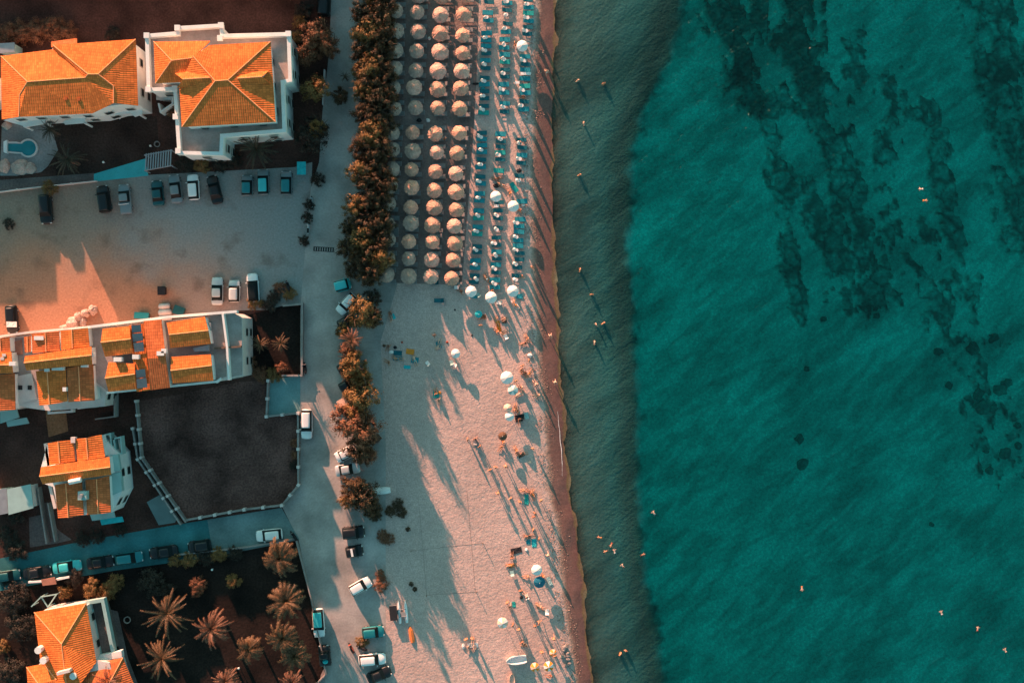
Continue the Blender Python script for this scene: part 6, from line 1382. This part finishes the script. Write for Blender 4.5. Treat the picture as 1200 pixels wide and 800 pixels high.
# bathers in the water
for q in [(677, 95, 'stand', 30, 'skin2', 'black_cloth', 'pale bather wading inland of the upper sunlit bather'), (707.5, 98, 'stand', 200, 'skin', 'orange_cloth', 'sunlit bather wading at the top of the shallows'), (684.5, 145, 'stand', 100, 'skin2', 'white_cloth', 'pale bather wading in the upper shallows, lower of three'), (679, 205.5, 'stand', 20, 'skin', 'red_cloth', 'bather wading alone in the middle shallows'), (680, 316.5, 'stand', 80, 'skin', 'orange_cloth', 'bather wading above the standing sunlit one'), (693.5, 345, 'stand', 180, 'skin', 'orange_cloth', 'sunlit bather with a long dark shadow in the shallows'), (707, 379, 'stand', 30, 'skin', 'peach_cloth', 'bather wading beside a small companion'), (699, 380.5, 'stand', 120, 'skin2', 'black_cloth', 'small companion beside the wading bather'), (697, 401.5, 'stand', 90, 'skin2', 'white_cloth', 'pale bather below the wading pair'), (727, 766, 'stand', 60, 'skin', 'orange_cloth', 'bather wading in the lower shallows'), (733.5, 762, 'stand', 160, 'skin3', 'black_cloth', 'dark bather wading beside the lower shallows bather')]:
    o = person(*q); o.location.z = -1.42
    p = W(q[0], q[1], -.2); o.location.x, o.location.y = p.x, p.y
for q in [(704, 630, 'swim', 80, 'skin', 'orange_cloth', 'swimmer at the inland end of the group of four'), (717, 637, 'swim', 160, 'skin', 'red_cloth', 'swimmer at the top of the group of four'), (711.5, 645.5, 'swim', 110, 'skin', 'black_cloth', 'swimmer below in the group of four'), (720.5, 647, 'swim', 10, 'skin2', 'white_cloth', 'small swimmer at the sea end of the group of four'), (730.5, 664, 'swim', 40, 'skin2', 'black_cloth', 'lone swimmer below the group of four'), (752, 650.5, 'swim', 290, 'skin3', 'black_cloth', 'dark swimmer at the edge of the deep water'), (767, 602, 'swim', 40, 'skin2', 'teal_cloth', 'swimmer with spread legs just past the deep water edge'), (1081, 221.5, 'swim', 90, 'skin2', 'white_cloth', 'upper swimmer of the pair over the reef'), (1083, 235, 'swim', 270, 'skin', 'orange_cloth', 'lower swimmer of the pair over the reef'), (940, 688, 'swim', 185, 'skin2', 'orange_cloth', 'swimmer alone in the middle of the open sea'), (1104, 719, 'swim', 20, 'skin2', 'white_cloth', 'swimmer first of three in the sea corner, most inland'), (1146, 738, 'swim', 350, 'skin2', 'red_cloth', 'swimmer in red in the sea corner'), (1179, 763, 'swim', 30, 'skin2', 'peach_cloth', 'swimmer in the far bottom corner of the sea')]:
    person(*q)

# ------------------------------------------------------------------ reef slabs and sunken rocks
def slab(px, py, rx, ry, rz, z, h_, m, label, group, seed):
    rnd3 = random.Random(seed); bm = bmesh.new(); n = 11; rings = []
    for k, (f, zz) in enumerate(((1.06, -.9), (1.0, .0), (.9, h_ * .8), (.6, h_), (.25, h_ * .96))):
        ring = []
        for i in range(n):
            an = 2 * PI * i / n; sq = 1 / max(abs(math.cos(an)), abs(math.sin(an))) ** .55
            rr = sq * f * (.8 + .5 * noise.noise((math.cos(an) * 1.5 + seed * 3.7, math.sin(an) * 1.5, seed * 1.7)))
            ring.append(bm.verts.new((rr * rx / S, 0 + 0, 0)) if False else bm.verts.new((math.cos(an) * rr * rx / S, math.sin(an) * rr * ry / S, zz + .12 * h_ * noise.noise((an * 2, k, seed)))))
        rings.append(ring)
    for a, b_ in zip(rings, rings[1:]):
        for i in range(n): bm.faces.new((a[i], a[(i + 1) % n], b_[(i + 1) % n], b_[i]))
    bm.faces.new(rings[-1]); bmesh.ops.recalc_face_normals(bm, faces=bm.faces)
    p = W(px, py, z)
    o = link('reef_rock', mesh('reef_rock', bm, M[m]), None, (p.x, p.y, z), (0, 0, R(rz))); tag(o, label, 'rock', group)
rnd = random.Random(12); sd_i = 0
def cluster(path, wid, step, zt_, m, label, group, keep=.85, size=1.0):
    """slabs laid side by side along a picture polyline"""
    global sd_i
    for (x0, y0), (x1, y1) in zip(path, path[1:]):
        ln = math.hypot(x1 - x0, y1 - y0); n = max(1, int(ln / step)); an = math.degrees(math.atan2(-(y1 - y0), x1 - x0)); nx, ny = -(y1 - y0) / ln, (x1 - x0) / ln
        k = max(1, int(wid / step))
        for i in range(n):
            for j in range(k):
                if rnd.random() > keep: continue
                f = (i + .5 + rnd.uniform(-.45, .45)) / n; o_ = (j + .5) / k - .5 + rnd.uniform(-.2, .2); q_ = rnd.choice((.5, .7, .9, 1, 1.15, 1.35))
                sd_i += 1
                slab(x0 + (x1 - x0) * f + nx * o_ * wid, y0 + (y1 - y0) * f + ny * o_ * wid, step * .58 * size * q_ * rnd.uniform(.8, 1.5), step * .5 * size * q_ * rnd.uniform(.7, 1.1), an + rnd.gauss(0, 22), zt_ - rnd.uniform(0, .25 if m == 'reef' else .09), rnd.uniform(.4, .7) if m == 'reef' else rnd.uniform(.06, .13), m, label, group, sd_i)
BR, DK = 'dark reef rock breaking the surface at the top of the sea', 'dark reef slab lying sunken in the clear teal water'
BRH = 1
for x, y, r_ in [(937, 514, 7), (940, 543, 9), (1147, 462, 8), (1150, 477, 11), (1172, 458, 9), (1180, 448, 7), (1163, 478, 7), (1178, 530, 8), (1160, 551, 6), (1155, 528, 4), (1193, 522, 5), (1112, 452, 5), (1100, 412, 6), (1140, 408, 9), (1165, 395, 7), (1027, 370, 4), (945, 432, 4), (1092, 614, 3), (965, 374, 4), (1026, 362, 3), (1192, 498, 5)]:
    sd_i += 1; slab(x, y, r_, r_ * .9, rnd.uniform(0, 90), -3.1, .6, 'reef', 'dark round rock sunken on the open sea bed', 'sunken rocks on the open sea bed', sd_i)

M['rope'] = mat('sandy_rope', (.26, .19, .16), .9)
# thin ropes of the volleyball court, foam line, pebble drift
a = root('volleyball_court', 524, 638, 'beach volleyball court marked out with thin dark ropes', 'court')
for (x0, y0), (x1, y1) in (((490, 580), (500, 696)), ((547, 574), (557, 693)), ((482, 645), (566, 636)), ((500, 697), (560, 693))):
    bm = bmesh.new(); p0, p1 = W(x0, y0, .05), W(x1, y1, .05); p0.z = p1.z = .02; tube(bm, p0, p1, .02, n=5); put('rope', bm, M['rope'], a)
for x, y in ((500, 697), (558, 693), (482, 645), (566, 636)):
    bm = bmesh.new(); p0 = W(x, y, 0); tube(bm, (p0.x, p0.y, 0), (p0.x, p0.y, .9), .05); put('post', bm, M['wood'], a)
bm = bmesh.new(); rows_ = []
for i in range(41):
    y = 482 + i * 1.9; c0 = interp(SHORE, y) - 6.5 - .12 * (i - 20) ** 2 / 40 - 3 * noise.noise((y * .05, 1, 1)); w_ = .5 * math.sin(PI * (i + .5) / 41) * (.6 + .9 * noise.noise((y * .2, 3, 3))) + .06
    z = zt((c0 - interp(WETL, y)) / (interp(SHORE, y) - interp(WETL, y))) + .03
    rows_.append([bm.verts.new((W(c0 - w_, y).x, W(0, y).y, z)), bm.verts.new((W(c0 + w_, y).x, W(0, y).y, z))])
for a_, b_ in zip(rows_, rows_[1:]): bm.faces.new((a_[0], b_[0], b_[1], a_[1]))
o = put('foam', bm, M['white_cloth']); tag(o, 'thin white line of foam left on the wet sand', 'foam', None, 'structure')
bm = bmesh.new(); rnd = random.Random(77)
for k in range(6500):
    y = rnd.uniform(-30, 830); a_, b_ = interp(WETL, y), interp(SHORE, y)
    t_ = rnd.gauss(.02, .22); x = a_ + (b_ - a_) * t_
    if noise.noise((x * .03, y * .03, 7)) < -.15: continue
    z = zt(t_); p = W(x, y, z); r_ = rnd.uniform(.035, .085) * (1.5 if rnd.random() < .07 else 1)
    vs_ = [bm.verts.new(p + Vector((math.cos(q) * r_, math.sin(q) * r_ * .8, -.01))) for q in (rnd.uniform(0, 1) + i * 2 * PI / 5 for i in range(5))]; tp = bm.verts.new(p + Vector((r_ * .2, 0, r_ * .7)))
    for i in range(5): bm.faces.new((vs_[i], vs_[(i + 1) % 5], tp))
o = put('pebbles', bm, mat('drift_pebbles', (.32, .215, .175), .9, .3, 2, island=.45)); tag(o, 'drift of pebbles and shells along the top of the wet sand', 'pebbles', None, 'stuff')
for k in range(9):
    small('boulder', f'small grey stone, {ORD[k]} of the little heap at the bottom of the wet sand', 'rock', 664 + rnd.uniform(-5, 5), 768 + rnd.uniform(-10, 12), lump(k * 5.1, rnd.uniform(.2, .4), rnd.uniform(.2, .35), .3), 'wall_grey')
